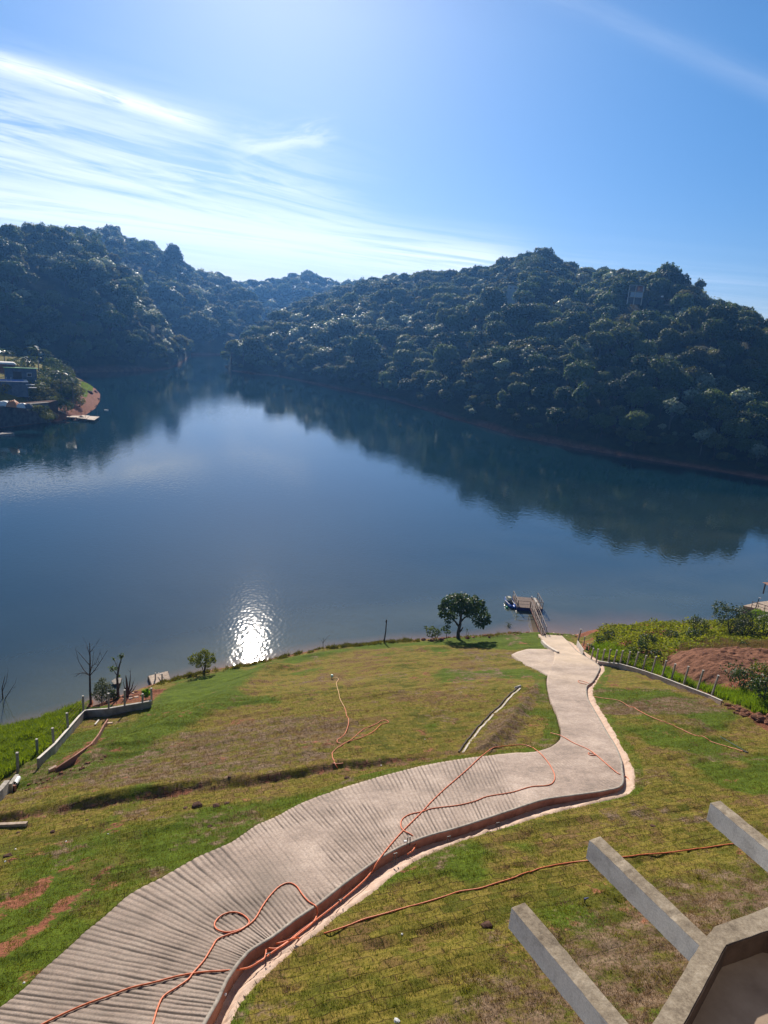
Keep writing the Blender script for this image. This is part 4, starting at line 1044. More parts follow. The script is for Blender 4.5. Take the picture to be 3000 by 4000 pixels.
def frond(L, droop, n=10, wid=.32, seg=None):
    """one feathered palm frond along +X: rachis plus leaflets"""
    V = []; Fq = []
    for k in range(n):
        for sd in (-1, 1):
            s = (k + .6) / n; x = L * (s - .12 * s * s * droop); z = L * (.42 * s - (.62 + .45 * droop) * s * s)
            ll = L * wid * math.sin(math.pi * min(1, .18 + s * .8)) + .05
            a = (x, 0, z); b = (x + ll * .55, sd * ll * .75, z - ll * .45); w = L * .035
            i = len(V); V += [(a[0] - w, 0, a[2]), (a[0] + w, 0, a[2]), (b[0] + w * .3, b[1], b[2]), (b[0] - w * .3, b[1], b[2])]; Fq.append((i, i + 1, i + 2, i + 3))
    for k in range(n):
        s0, s1 = k / n, (k + 1) / n; q = []
        for s in (s0, s1):
            x = L * (s - .12 * s * s * droop); z = L * (.42 * s - (.62 + .45 * droop) * s * s); q.append((x, z))
        i = len(V); w = L * .018; V += [(q[0][0], -w, q[0][1]), (q[0][0], w, q[0][1]), (q[1][0], w, q[1][1] + .01), (q[1][0], -w, q[1][1] + .01)]; Fq.append((i, i + 1, i + 2, i + 3))
    return np.array(V), np.array(Fq)
def make_palm(L, H, seed, nf=16):
    r = np.random.default_rng(seed); VV = []; FF = []; o = 0
    for k in range(nf):
        V, Fq = frond(L * r.uniform(.8, 1.1), r.uniform(.1, 1.1)); a = k * 2.4 + r.uniform(-.2, .2); e = r.uniform(-.25, .65)
        V = np.c_[V[:, 0] * math.cos(e) - V[:, 2] * math.sin(e), V[:, 1], V[:, 0] * math.sin(e) + V[:, 2] * math.cos(e)]
        V = np.c_[V[:, 0] * math.cos(a) - V[:, 1] * math.sin(a), V[:, 0] * math.sin(a) + V[:, 1] * math.cos(a), V[:, 2] + H]
        VV.append(V); FF.append(Fq + o); o += len(V)
    return np.vstack(VV), np.vstack(FF)
def palm(P0, H, L, label, seed, group=None):
    t = empty('palm_tree', P0, 0, label, 'palm tree', group)
    V, Fq = make_palm(L, H, seed); mesh_np('crown', V, Fq, M['palm'], t)
    b = MB(); b.tube([(0, 0, -1.5), (.1, 0, H * .4), (0, 0, H + .1)], [.26, .18, .14], 8); b.build('trunk', M['bark_grey'], t)
for k, (px, py) in enumerate([(2615, 1165), (2640, 1170), (2668, 1172), (2695, 1180), (2715, 1190), (2580, 1160)]):
    p = H_R.hit([(px, py + 10)])[0]; palm(p, 7.2 + (k % 3), 3.4, 'palm in the clump on the right hill skyline', 50 + k, 'clump of palms on the right hill skyline')
palm(phit([(152, 1500)])[0], 11.5, 5.2, 'tall palm rising above the green roof on the point', 61)
palm(phit([(110, 1500)])[0], 8.5, 4.6, 'shorter palm leaning over the middle of the green roof', 62)
palm(phit([(20, 1470)])[0], 8.5, 4.0, 'palm behind the white roofed pavilion at the left edge', 63)
palm(phit([(240, 1560)])[0], 9., 4.6, 'palm among dark shrubs above the wooden pier', 64)
palm(phit([(285, 1590)])[0], 8., 4.4, 'outermost palm of the point, next to the bright lawn patch', 65)

# ------------------------------------------------------------------ the wooded point: house, walls, pier, bushes
def bush(name, P0, L, per, lsize, mat, label, cat='bush', seed=1, stems=True, up=.3, jit=.8, aspect=1.5, shell=.6, group=None, droop=0., bark='bark'):
    t = empty(name, P0, 0, label, cat, group)
    P, N = crown_pts(L, per, seed, up, shell, jit); V, Fq = leaves(P, N, lsize, aspect, seed + 1, droop)
    mesh_np('foliage', V, Fq, M[mat], t)
    if stems:
        b = MB()
        for l in L[:5]: b.tube([(0, 0, -.3), (l[0] * .5, l[1] * .5, l[2] * .4), (l[0], l[1], l[2])], [.05 * L[0][3] + .01, .035 * L[0][3] + .006, .01], 5)
        b.build('stem', M[bark], t)
    return t
def rl(r, R, H, n):
    L = [(0, 0, H * .5, R * .7, R * .7, H * .5)]
    for k in range(n):
        a = r.uniform(0, 6.28); q = R * r.uniform(.3, .75); s = R * r.uniform(.28, .45); L.append((q * math.cos(a), q * math.sin(a), H * r.uniform(.35, .85), s, s, s * .8))
    return L
def point_things():
    r = np.random.default_rng(77)
    spots = [(200, 1500, 5.2, 6.5, 'forest_a', 'large dark shrubby tree in the middle of the point'), (160, 1545, 4.2, 5., 'forest_a', 'dark bush between the house and the large shrubby tree'),
             (225, 1545, 4.4, 5.4, 'forest_b', 'olive bush above the pier on the point'), (255, 1530, 4.8, 6.4, 'forest_a', 'dark rounded tree on the right shoulder of the point'),
             (290, 1565, 4.0, 5., 'forest_b', 'brownish olive bush beside the bright lawn patch'), (310, 1588, 2.8, 3.2, 'forest_b', 'low bush at the inner edge of the red beach'),
             (215, 1600, 3.6, 4.4, 'forest_a', 'dark bush just behind the pier steps'), (255, 1610, 3., 3.6, 'forest_a', 'small dark bush over the start of the pier'),
             (175, 1590, 3.2, 3.6, 'forest_b', 'bush at the right end of the grey lakeside wall'), (200, 1470, 5., 7.5, 'forest_a', 'tall dark tree behind the green roof'),
             (250, 1480, 4.5, 6., 'forest_a', 'dark tree at the back right of the point'), (60, 1455, 4., 5., 'shrub_leaf', 'bright green bush behind the green roof'),
             (110, 1450, 4., 5.5, 'shrub_leaf', 'second bright green bush right of the white pavilion'), (10, 1540, 2.6, 3.2, 'forest_b', 'bush below the blue pool terrace at the left edge'),
             (140, 1600, 2., 2., 'shrub_leaf', 'low hedge like bush along the top of the grey wall')]
    for k in range(34):
        px, py = r.uniform(120, 305), 0; py = r.uniform(1478, 1590) + (px - 120) * .04; q = phit([(px, py)])[0]
        if float(sdf(np.array(q[0]), np.array(q[1]), PEN)) < 4.5: continue
        R_ = r.uniform(2.2, 4.2); bush('thicket_bush', q, rl(r, R_, R_ * 1.25, 8), 60, .5, 'forest_a' if k % 3 else 'forest_b', 'dark bush in the thicket covering the point', 'bush', 1500 + k, group='thicket bushes on the point')
    for k, (px, py, R, H, mat, lab) in enumerate(spots):
        p = phit([(px, py)])[0]; bush('point_bush', p, rl(r, R * .9, H, 11), 55, .55, mat, lab, 'bush', 400 + k)
    for k, (px, py, z_) in enumerate([(185, 1612, 4.), (170, 1600, 6.), (150, 1598, 6.), (188, 1632, 2.), (205, 1625, 2.), (128, 1592, 6.2), (176, 1622, 4.5)]):
        q = plane([(px, py)], z_)[0]; bush('wall_bush', q - [0, 0, 1.4], rl(r, 2.0, 2.6, 8), 110, .4, 'forest_a' if k % 2 else 'forest_b', 'dark bush spilling over the right end of the grey lakeside wall', 'bush', 1700 + k, group='bushes over the lakeside wall')
    # grey retaining wall in the water
    P = plane([(-90, 1684), (0, 1671), (54, 1665), (120, 1657), (186, 1650)], 0.)
    P[:, 1] += .6; P[:, 2] = 6.2
    b = MB()
    for a, c in zip(P[:-1], P[1:]): b.bar((a[0], a[1], 2.6), (c[0], c[1], 2.6), .7, 7.2)
    f = MB(); Q = [p for p in P] + [p + np.array([-1., 9, 0]) for p in P[::-1]]
    f.hexa([(p[0], p[1], -.5) for p in Q], [(p[0], p[1], 6.1) for p in Q]); tag(f.build('lakeside_terrace', M['clod']), 'dark earth filled terrace behind the grey lakeside wall', 'terrace')
    t = b.build('lakeside_wall', M['greywall']); tag(t, 'long grey block wall rising from the water below the house', 'wall')
    c = MB()
    for a, q in zip(P[:-1], P[1:]): c.bar((a[0], a[1], 6.27), (q[0], q[1], 6.27), .9, .14)
    c.build('coping', M['wall_conc'], t)
    s = MB(); p0 = plane([(-20, 1700)], .2)[0]; p1 = plane([(75, 1650)], 3.8)[0]
    s.bar((p0[0], p0[1], 0.), (p1[0] - 2, p1[1], .2), 2.6, 1.2); tag(s.build('ramp_slab', M['wall_conc']), 'sloping grey slab at the foot of the lakeside wall', 'ramp')
    # tarps and boats on the wall terrace
    def heap(name, px, py, w, d, h, mat, label, seed):
        p = at(px, py, P[1][1] + 2.5); p[2] = 6.15 + h * .5; rr = np.random.default_rng(seed); V = []; n = 14
        gx, gy = np.meshgrid(np.linspace(-1, 1, n), np.linspace(-1, 1, n)); q = np.clip(1 - np.maximum(np.abs(gx), np.abs(gy)) ** 3, 0, 1)
        z = h * q * (.45 + .8 * fbm(gx * 1.6 + seed, gy * 1.6, seed)); V = np.c_[(gx * w / 2).ravel(), (gy * d / 2).ravel(), z.ravel()]
        i = np.arange(n * n).reshape(n, n); Fq = np.c_[i[:-1, :-1].ravel(), i[:-1, 1:].ravel(), i[1:, 1:].ravel(), i[1:, :-1].ravel()]
        o = mesh_np(name, V, Fq, M[mat], smooth=False); o.location = (p[0], p[1], p[2] - h * .5); tag(o, label, 'tarpaulin'); return o
    heap('tarpaulin', 20, 1590, 5.2, 3, 1.7, 'white', 'white tarpaulin heap on the lakeside wall at the left edge', 3)
    heap('tarpaulin', 52, 1582, 3.2, 3, 2.0, 'orange', 'orange brown tarpaulin peak between the white heaps', 4)
    heap('tarpaulin', 88, 1590, 3.0, 2.4, 1.4, 'white', 'small white tarpaulin heap right of the orange one', 5)
    heap('tarpaulin', 110, 1587, 2.6, 2.2, 1.4, 'housewall', 'pale blue covered heap at the right end of the tarpaulins', 6)
    # house with green roof
    p = phit([(85, 1530)])[0]; pr = at(82, 1437, p[1] + 2.); rz = face_cam(p) + .08
    t = empty('lake_house', (pr[0], pr[1], pr[2] - 4.), rz, 'blue grey house with a thin bright green roof on the point', 'house')
    b = MB(); b.box((0, 2.5, .5), (9.4, 5, 6.6)); b.build('wall', M['housewall'], t)
    b = MB(); b.hexa([(-5.2, -.5, 3.85), (5.2, -.5, 3.85), (5.2, 5.6, 3.5), (-5.2, 5.6, 3.5)], [(-5.2, -.5, 4.05), (5.2, -.5, 4.05), (5.2, 5.6, 3.7), (-5.2, 5.6, 3.7)]); b.build('roof', M['roof_green'], t)
    b = MB(); b.box((-1.2, -.02, 1.4), (2.6, .12, 2.6)); b.build('door', M['dark'], t)
    b = MB(); b.box((2.4, -.02, 1.8), (1.4, .12, 1.2)); w = b.build('window', M['white'], t)
    g = MB(); g.box((2.4, -.1, 1.8), (1.2, .06, 1.0)); g.build('pane', M['dark'], w)
    # pavilion
    pr = at(18, 1415, p[1] + 4.); t = empty('pavilion', (pr[0], pr[1], pr[2] - 3), rz, 'open pavilion with a pale flat roof at the left edge of the point', 'pavilion')
    b = MB(); b.hexa([(-3.4, -2.6, 2.6), (3.4, -2.6, 2.6), (3.4, 2.6, 2.6), (-3.4, 2.6, 2.6)], [(-2.6, -2, 3.1), (2.6, -2, 3.1), (2.6, 2, 3.1), (-2.6, 2, 3.1)]); b.build('roof', M['roof_white'], t)
    for x in (-2.8, 0, 2.8):
        for y in (-2, 2): b = MB(); b.box((x, y, .5), (.25, .25, 4.2)); b.build('column', M['wood_grey'], t)
    b = MB(); b.box((0, 1.9, .8), (5.4, .15, 3.4)); b.build('back_wall', M['brickred'], t)
    # pool terrace
    pr = at(35, 1485, p[1] - 4.); t = empty('pool_terrace', pr, rz, 'raised terrace with a bright blue pool in front of the house', 'terrace')
    b = MB(); b.box((0, 0, -2.6), (10.5, 6, 4.9)); b.build('wall', M['housewall'], t)
    b = MB(); b.box((0, 0, -.08), (10.8, 6.3, .18)); b.build('deck', M['roof_white'], t)
    b = MB(); b.box((-.2, -.4, .06), (8.8, 4.2, .12)); b.build('pool', M['pool'], t)
    for k in range(2): b = MB(); b.box((5.9 + k * .5, -3.4 - k * .5, -.9 - k * .9), (2.6, .7, .18)); b.build('step', M['roof_white'], t)
    for x in (-1., 0.4): b = MB(); b.box((x, -2.9, .6), (.12, .12, 1.4)); b.build('post', M['white'], t)
    # stairs down to the pier
    a = phit([(95, 1548)])[0]; c = phit([(165, 1580)])[0]; n = 12
    t = empty('garden_steps', a, 0, 'flight of stone steps descending from the terrace towards the pier', 'steps')
    for k in range(n):
        q = a + (c - a) * k / (n - 1); z = penz(q[0], q[1]) + .6; s = MB(); s.box((q[0] - a[0], q[1] - a[1], z - a[2]), (.55, 2.0, .22), .5); s.build('step', M['concrete'], t)
    # pier
    t0 = plane([(262, 1628)], .8)[0]; t1 = plane([(305, 1628)], .8)[0]
    t = empty('wooden_pier', (t1[0], t1[1], 0), 0, 'pale wooden pier with two platforms on stilts off the point', 'pier'); O = np.array([t1[0], t1[1], 0])
    def deckpoly(nm, px, z=.85, th=.16):
        q = [plane([p_], z)[0] - O for p_ in px]; b = MB(); b.hexa([(v[0], v[1], z - th) for v in q][::-1], [(v[0], v[1], z) for v in q][::-1]); return b.build(nm, M['wood_pale'], t)
    deckpoly('walkway', [(252, 1623), (318, 1624), (330, 1631), (262, 1629)])
    deckpoly('platform', [(322, 1621), (350, 1623), (336, 1636), (300, 1632)])
    deckpoly('platform', [(350, 1625), (389, 1627), (368, 1641), (338, 1637)], .75)
    for (px, py) in ((305, 1632), (336, 1636), (368, 1640), (384, 1629), (350, 1640), (330, 1624)):
        q = plane([(px, py)], .8)[0] - O; b = MB(); b.tube([(q[0], q[1], -1.5), (q[0], q[1], .68)], .09, 6); b.build('pile', M['wood_grey'], t)
    for (px, py) in ((333, 1633), (380, 1627)):
        q = plane([(px, py)], .8)[0] - O; b = MB(); b.tube([(q[0], q[1], .6), (q[0], q[1], 3.2)], .06, 6); b.build('pole', M['wood_grey'], t)
    a = phit([(205, 1595)])[0]; c = plane([(256, 1624)], .9)[0]; t = empty('pier_steps', a, 0, 'narrow pale steps running down to the wooden pier', 'steps')
    for k in range(14):
        q = a + (c - a) * k / 13; s = MB(); s.box((q[0] - a[0], q[1] - a[1], max(penz(q[0], q[1]), .7) + .15 - a[2]), (.42, 1.2, .14), .6); s.build('step', M['wood_pale'], t)
    def floatb(name, px, py, l, w, label, rz=0.):
        q = plane([(px, py)], .1)[0]; b = MB(); R = []
        for s_ in np.linspace(-1, 1, 7):
            ww = w / 2 * (1 - abs(s_) ** 3 * .55); R.append([(s_ * l / 2, -ww * .7, -.1), (s_ * l / 2, ww * .7, -.1), (s_ * l / 2, ww, .22), (s_ * l / 2, -ww, .22)])
        b.rings(R); o = b.build(name, M['white']); o.location = (q[0], q[1], .02); o.rotation_euler = (0, 0, rz); tag(o, label, 'boat')
    floatb('rowing_boat', 344, 1600, 1.9, .9, 'small white boat drawn up on the shore behind the pier', .3)
    floatb('rowing_boat', 415, 1602, 1.5, .5, 'tiny white boat floating alone right of the point', 0)
    floatb('floating_platform', 8, 1696, 2.6, 1.6, 'small white floating platform at the left edge below the wall', -.2)
    # beach rocks
    for k, (px, py, s_) in enumerate([(371, 1530, .9), (378, 1534, .5), (383, 1558, .6), (386, 1563, .4), (378, 1586, .6), (372, 1590, .4), (355, 1606, .5), (300, 1633, .5), (275, 1637, .6), (250, 1640, .5), (352, 1535, 1.5)]):
        p = phit([(px, py)])[0]; rock('beach_rock', p, s_, 700 + k, 'clod', 'grey brown rock on the red beach of the point', 'rocks on the red beach of the point')
def rock(name, p, s, seed, mat, label, group=None, cat='rock', flat=.6):
    import bmesh
    bm = bmesh.new(); bmesh.ops.create_icosphere(bm, subdivisions=2, radius=1.); rr = np.random.default_rng(seed); o_ = rr.uniform(0, 50, 3)
    for v in bm.verts:
        n = float(fbm(v.co.x * 1.4 + o_[0] + v.co.z, v.co.y * 1.4 + o_[1] - v.co.z, seed)); v.co *= s * (.45 + .9 * n); v.co.z *= flat
    me = D.meshes.new(name); bm.to_mesh(me); bm.free(); me.materials.append(M[mat]); o = D.objects.new(name, me); COL.objects.link(o)
    o.location = (p[0], p[1], p[2] + s * .12); o.rotation_euler = (0, 0, rr.uniform(0, 6)); return tag(o, label, cat, group)
point_things()

# ------------------------------------------------------------------ near shore: trees and shrubs
def GP(px, py, off=0.):
    p = hit([(px, py)], off)[0]; return np.array([p[0], p[1], p[2]])
def lake_tree():
    P0 = GP(1790, 2494)
    lob = [(1745, 2375, 27), (1768, 2348, 30), (1812, 2345, 30), (1845, 2358, 28), (1872, 2380, 27), (1893, 2408, 22), (1902, 2430, 16), (1880, 2435, 18), (1730, 2400, 17), (1800, 2378, 30), (1838, 2392, 26),
           (1752, 2425, 14), (1765, 2405, 20), (1722, 2372, 12), (1860, 2420, 17), (1736, 2352, 14), (1790, 2330, 14), (1858, 2335, 12), (1880, 2355, 14), (1885, 2450, 9), (1720, 2400, 9), (1862, 2440, 10), (1780, 2365, 24, -1.2), (1835, 2370, 24, -1.2), (1800, 2360, 26, 1.3), (1850, 2385, 22, 1.2)]
    tr = [[(1789, 2500, .26), (1790, 2470, .22), (1797, 2440, .19), (1802, 2400, .13), (1805, 2360, .06)], [(1794, 2450, .15), (1780, 2430, .12), (1762, 2410, .07, .5), (1750, 2385, .03, .6)],
          [(1797, 2432, .13), (1815, 2412, .10, -.4), (1840, 2400, .07, -.6), (1868, 2400, .04, -.6)], [(1792, 2472, .12), (1803, 2460, .10), (1808, 2450, .07)], [(1800, 2420, .08), (1790, 2380, .05, .8), (1785, 2350, .03, 1.)]]
    lobe_tree('lake_tree', None, lob, P0, 560, .27, 'tree_leaf', tr, 'broad spreading shade tree with big dark leaves on the lake edge', 'tree', 'bark', 21, .9, .45, .62, .9, 1.35)
    P0 = GP(1700, 2496); lobe_tree('shore_shrub', None, [(1675, 2462, 11), (1690, 2455, 11), (1705, 2466, 12), (1680, 2478, 12), (1700, 2480, 10), (1665, 2452, 7), (1715, 2475, 8)], P0, 600, .22, 'shrub_leaf',
        [[(1690, 2492, .05), (1688, 2465, .02)], [(1700, 2492, .05), (1705, 2465, .02)]], 'pale leafed shrub left of the shade tree trunk', 'shrub', seed=31)
    P0 = GP(1745, 2497); lobe_tree('shore_shrub', None, [(1738, 2452, 10), (1750, 2448, 9), (1742, 2465, 11), (1752, 2470, 9), (1728, 2460, 7)], P0, 600, .22, 'shrub_leaf', [[(1744, 2495, .05), (1745, 2460, .02)]], 'taller leafy shrub touching the left side of the shade tree', 'shrub', seed=32)
    P0 = GP(1823, 2493); lobe_tree('sapling', None, [(1823, 2458, 5), (1820, 2465, 4), (1826, 2470, 5)], P0, 300, .17, 'shrub_leaf', [[(1823, 2488, .02), (1823, 2455, .01)]], 'slim sapling right of the shade tree trunk', 'sapling', seed=33)
    P0 = GP(790, 2630); lobe_tree('willow_shrub', None, [(765, 2570, 20), (795, 2558, 20), (820, 2568, 20), (755, 2585, 14), (830, 2582, 14), (790, 2580, 20), (775, 2600, 12), (808, 2598, 14), (800, 2548, 12), (742, 2572, 9)], P0, 1300, .28, 'fine_leaf',
        [[(797, 2626, .06), (800, 2595, .04), (812, 2560, .02)], [(795, 2626, .05), (785, 2590, .04, .2), (765, 2570, .02, .3)], [(800, 2624, .05), (805, 2590, .03, -.3), (830, 2575, .02, -.4)]], 'light green feathery shrub by the sun glint on the water', 'shrub', seed=34, shell=.4, jit=1., aspect=4., droop=.9)
    P0 = GP(677, 2650); lobe_tree('leafy_sapling', None, [(675, 2610, 8), (672, 2625, 9), (682, 2618, 8), (674, 2638, 9), (680, 2600, 5), (668, 2603, 4)], P0, 800, .2, 'tree_leaf', [[(677, 2655, .04), (676, 2605, .02)]], 'upright leafy sapling next to the small wooden deck', 'sapling', seed=35)
    P0 = GP(400, 2745); lobe_tree('conifer_shrub', None, [(400, 2660, 12), (390, 2680, 20), (410, 2685, 20), (385, 2705, 22), (412, 2708, 22), (395, 2722, 22), (375, 2715, 12), (425, 2690, 14), (440, 2712, 14)], P0, 1500, .22, 'needle',
        [[(398, 2745, .07), (400, 2660, .02)]], 'dusty green feathery bush between the dead tree and the twisted one', 'bush', seed=36, aspect=3.5, jit=.9, shell=.4)
    P0 = GP(445, 2735); lobe_tree('low_shrub', None, [(445, 2705, 13), (455, 2720, 12), (435, 2722, 12)], P0, 1200, .2, 'needle', [[(446, 2735, .04), (445, 2705, .02)]], 'low dark shrub at the foot of the twisted tree', 'shrub', seed=37, shell=.4)
    P0 = GP(571, 2735); lobe_tree('broad_leaf_plant', None, [(565, 2702, 9), (576, 2700, 9), (570, 2715, 11), (582, 2712, 8), (560, 2716, 8)], P0, 300, .34, 'lush', [[(570, 2738, .03), (570, 2705, .02)]], 'bright broad leaved plant against the end post of the low wall', 'plant', seed=38, up=.9, aspect=1.2)
    P0 = GP(447, 2735); lobe_tree('broad_leaf_plant', None, [(440, 2722, 7), (450, 2727, 8), (458, 2724, 6)], P0, 160, .3, 'lush', [[(448, 2738, .02), (448, 2725, .01)]], 'bright low leafy plant beside the second wall post', 'plant', seed=39, up=.9, aspect=1.3)
lake_tree()
def bare_tree(name, base_px, paths, label, cat='dead tree', bark='deadwood', leafy=None, seed=0, twigs=3):
    P0 = GP(*base_px); Y0 = P0[1]; r = np.random.default_rng(seed); t = empty(name, P0, 0, label, cat)
    for k, path in enumerate(paths):
        b = MB(); pts_ = [at(q[0], q[1], Y0 + (q[3] if len(q) > 3 else 0)) - P0 for q in path]; rad = [q[2] for q in path]
        b.tube(pts_, rad, 7)
        if k:
            for j in range(1, len(pts_)):
                for _ in range(twigs):
                    s = pts_[j] + (pts_[j - 1] - pts_[j]) * r.uniform(0, 1); d = (pts_[j] - pts_[j - 1]); d = d / max(np.linalg.norm(d), 1e-3) * r.uniform(.3, .8) + r.normal(size=3) * .22
                    b.tube([s, s + d * .5 + r.normal(size=3) * .04, s + d], [rad[j] * .6 + .004, .009, .004], 4)
        b.build('trunk' if k == 0 else 'branch', M[bark], t, smooth=True)
    if leafy:
        C = []; N = []
        for (px, py, rr, n) in leafy:
            c = at(px, py, Y0) - P0; q = rr * np.linalg.norm(P0 - EYE) / FPX; C.append(c + r.normal(size=(n, 3)) * q * .6); N.append(r.normal(size=(n, 3)) + [0, 0, .6])
        V, Fq = leaves(np.vstack(C), np.vstack(N), .17, 1.6, seed); mesh_np('foliage', V, Fq, M['shrub_leaf'], t)
    return t
bare_tree('dead_tree', (355, 2752), [[(355, 2752, .13), (352, 2700, .11), (351, 2640, .09), (352, 2580, .07), (350, 2510, .03)], [(351, 2640, .05), (330, 2620, .035, .5), (308, 2585, .025, .9), (294, 2530, .012, 1.)], [(352, 2638, .05), (372, 2615, .035, -.3), (395, 2580, .025, -.5), (420, 2540, .012, -.6)],
    [(351, 2600, .035), (330, 2575, .025, .3), (310, 2550, .015, .4)], [(351, 2610, .035), (375, 2590, .022, .6), (392, 2548, .012, .8)], [(350, 2560, .03), (342, 2530, .018, -.4), (336, 2508, .01, -.5)], [(351, 2550, .03), (365, 2530, .018, .4), (380, 2512, .01, .5)], [(351, 2638, .045), (330, 2628, .04, -.4), (312, 2630, .03, -.6), (296, 2642, .015, -.8)], [(352, 2630, .04), (362, 2590, .02, -.8), (366, 2545, .01, -1.)]],
    'tall bare dead tree with a fan of thin branches beside the low wall', seed=1)
bare_tree('dead_tree', (12, 2830), [[(12, 2836, .12), (10, 2800, .10), (13, 2750, .08), (8, 2690, .05), (20, 2640, .02)], [(12, 2745, .05), (-15, 2700, .03, .4), (-25, 2660, .015, .5)], [(13, 2742, .05), (32, 2710, .03, -.4), (45, 2690, .02, -.6), (60, 2668, .01, -.7)], [(12, 2770, .04), (30, 2765, .03, .5), (46, 2740, .012, .7)], [(10, 2700, .035), (25, 2660, .02, .4), (30, 2628, .01, .5)]],
    'bare dead tree cut by the left edge of the picture', seed=2)
bare_tree('twisted_tree', (462, 2732), [[(462, 2730, .16), (460, 2690, .13), (458, 2650, .11), (462, 2620, .10), (466, 2600, .08), (474, 2575, .05), (470, 2556, .03)], [(458, 2640, .05), (445, 2620, .03), (432, 2610, .02)], [(462, 2615, .05), (455, 2600, .03, .3), (444, 2572, .015, .4)], [(462, 2700, .05), (470, 2670, .03, -.3), (478, 2650, .02)]],
    'twisted half bare tree with a few tufts of leaves behind the wall', 'tree', 'bark', [(437, 2612, 9, 60), (472, 2565, 8, 70), (444, 2573, 5, 30), (462, 2640, 6, 30), (478, 2560, 5, 30), (452, 2612, 5, 25)], 3, 1)
bare_tree('dead_stump', (498, 2724), [[(498, 2722, .16), (497, 2690, .13), (494, 2655, .08), (491, 2638, .03)], [(499, 2710, .09), (506, 2680, .07), (510, 2640, .03), (508, 2620, .015)], [(500, 2710, .08), (514, 2690, .06, .2), (522, 2662, .02, .3)], [(497, 2705, .06), (486, 2685, .04), (482, 2665, .02)], [(500, 2715, .06), (518, 2700, .05), (530, 2680, .02)]],
    'cluster of splintered dead stems right of the twisted tree', 'dead stump', seed=4, twigs=2)
bare_tree('driftwood_branch', (540, 2690), [[(556, 2690, .03), (545, 2680, .03), (528, 2672, .02)], [(545, 2680, .02), (538, 2684, .01)]], 'bare branch lying at the water edge left of the small deck', 'branch', seed=5, twigs=0)
bare_tree('bare_twig', (1262, 2540), [[(1262, 2536, .035), (1262, 2515, .03), (1264, 2492, .015)], [(1262, 2515, .02), (1256, 2500, .01)], [(1263, 2510, .02), (1278, 2488, .01)]], 'forked bare twigs standing at the water edge between glint and post', 'twig', seed=6, twigs=1)
bare_tree('bare_twig', (2320, 2455), [[(2320, 2462, .04), (2321, 2430, .03), (2320, 2418, .015)], [(2320, 2440, .02), (2312, 2425, .01)]], 'thin bare stem on the red bank beyond the jetty ramp', 'twig', seed=7, twigs=1)
def stake():
    P0 = GP(1502, 2512); t = empty('wooden_post', P0, 0, 'dark crooked wooden post with a bird shaped knob at the water edge', 'post')
    Q = lambda x, y: at(x, y, P0[1]) - P0
    b = MB(); b.tube([Q(1500, 2512), Q(1503, 2490), Q(1507, 2465), Q(1508, 2446), Q(1510, 2432)], [.10, .09, .075, .07, .055], 8); b.build('shaft', M['bark'], t, smooth=True)
    b = MB(); b.tube([Q(1509, 2436), Q(1509, 2428), Q(1510, 2422), Q(1512, 2420)], [.05, .11, .08, .03], 8); b.build('knob', M['deadwood'], t, smooth=True)
stake()
def float_branch():
    p = plane([(1986, 2444)], 0.05)[0]; t = empty('floating_branch', p, 0, 'dark broken branch with leaves sticking out of the water near the jetty', 'branch')
    Q = lambda x, y: at(x, y, p[1]) - p
    b = MB(); b.tube([Q(1967, 2464), Q(1976, 2452), Q(1985, 2443), Q(1995, 2440)], [.02, .03, .05, .03], 5); b.tube([Q(1986, 2443), Q(1985, 2430)], [.04, .015], 5); b.build('stem', M['bark'], t)
    r = np.random.default_rng(5); V, Fq = leaves(Q(1988, 2441) + r.normal(size=(60, 3)) * .22, r.normal(size=(60, 3)), .16, 1.5, 5); mesh_np('foliage', V, Fq, M['tree_leaf'], t)
float_branch()

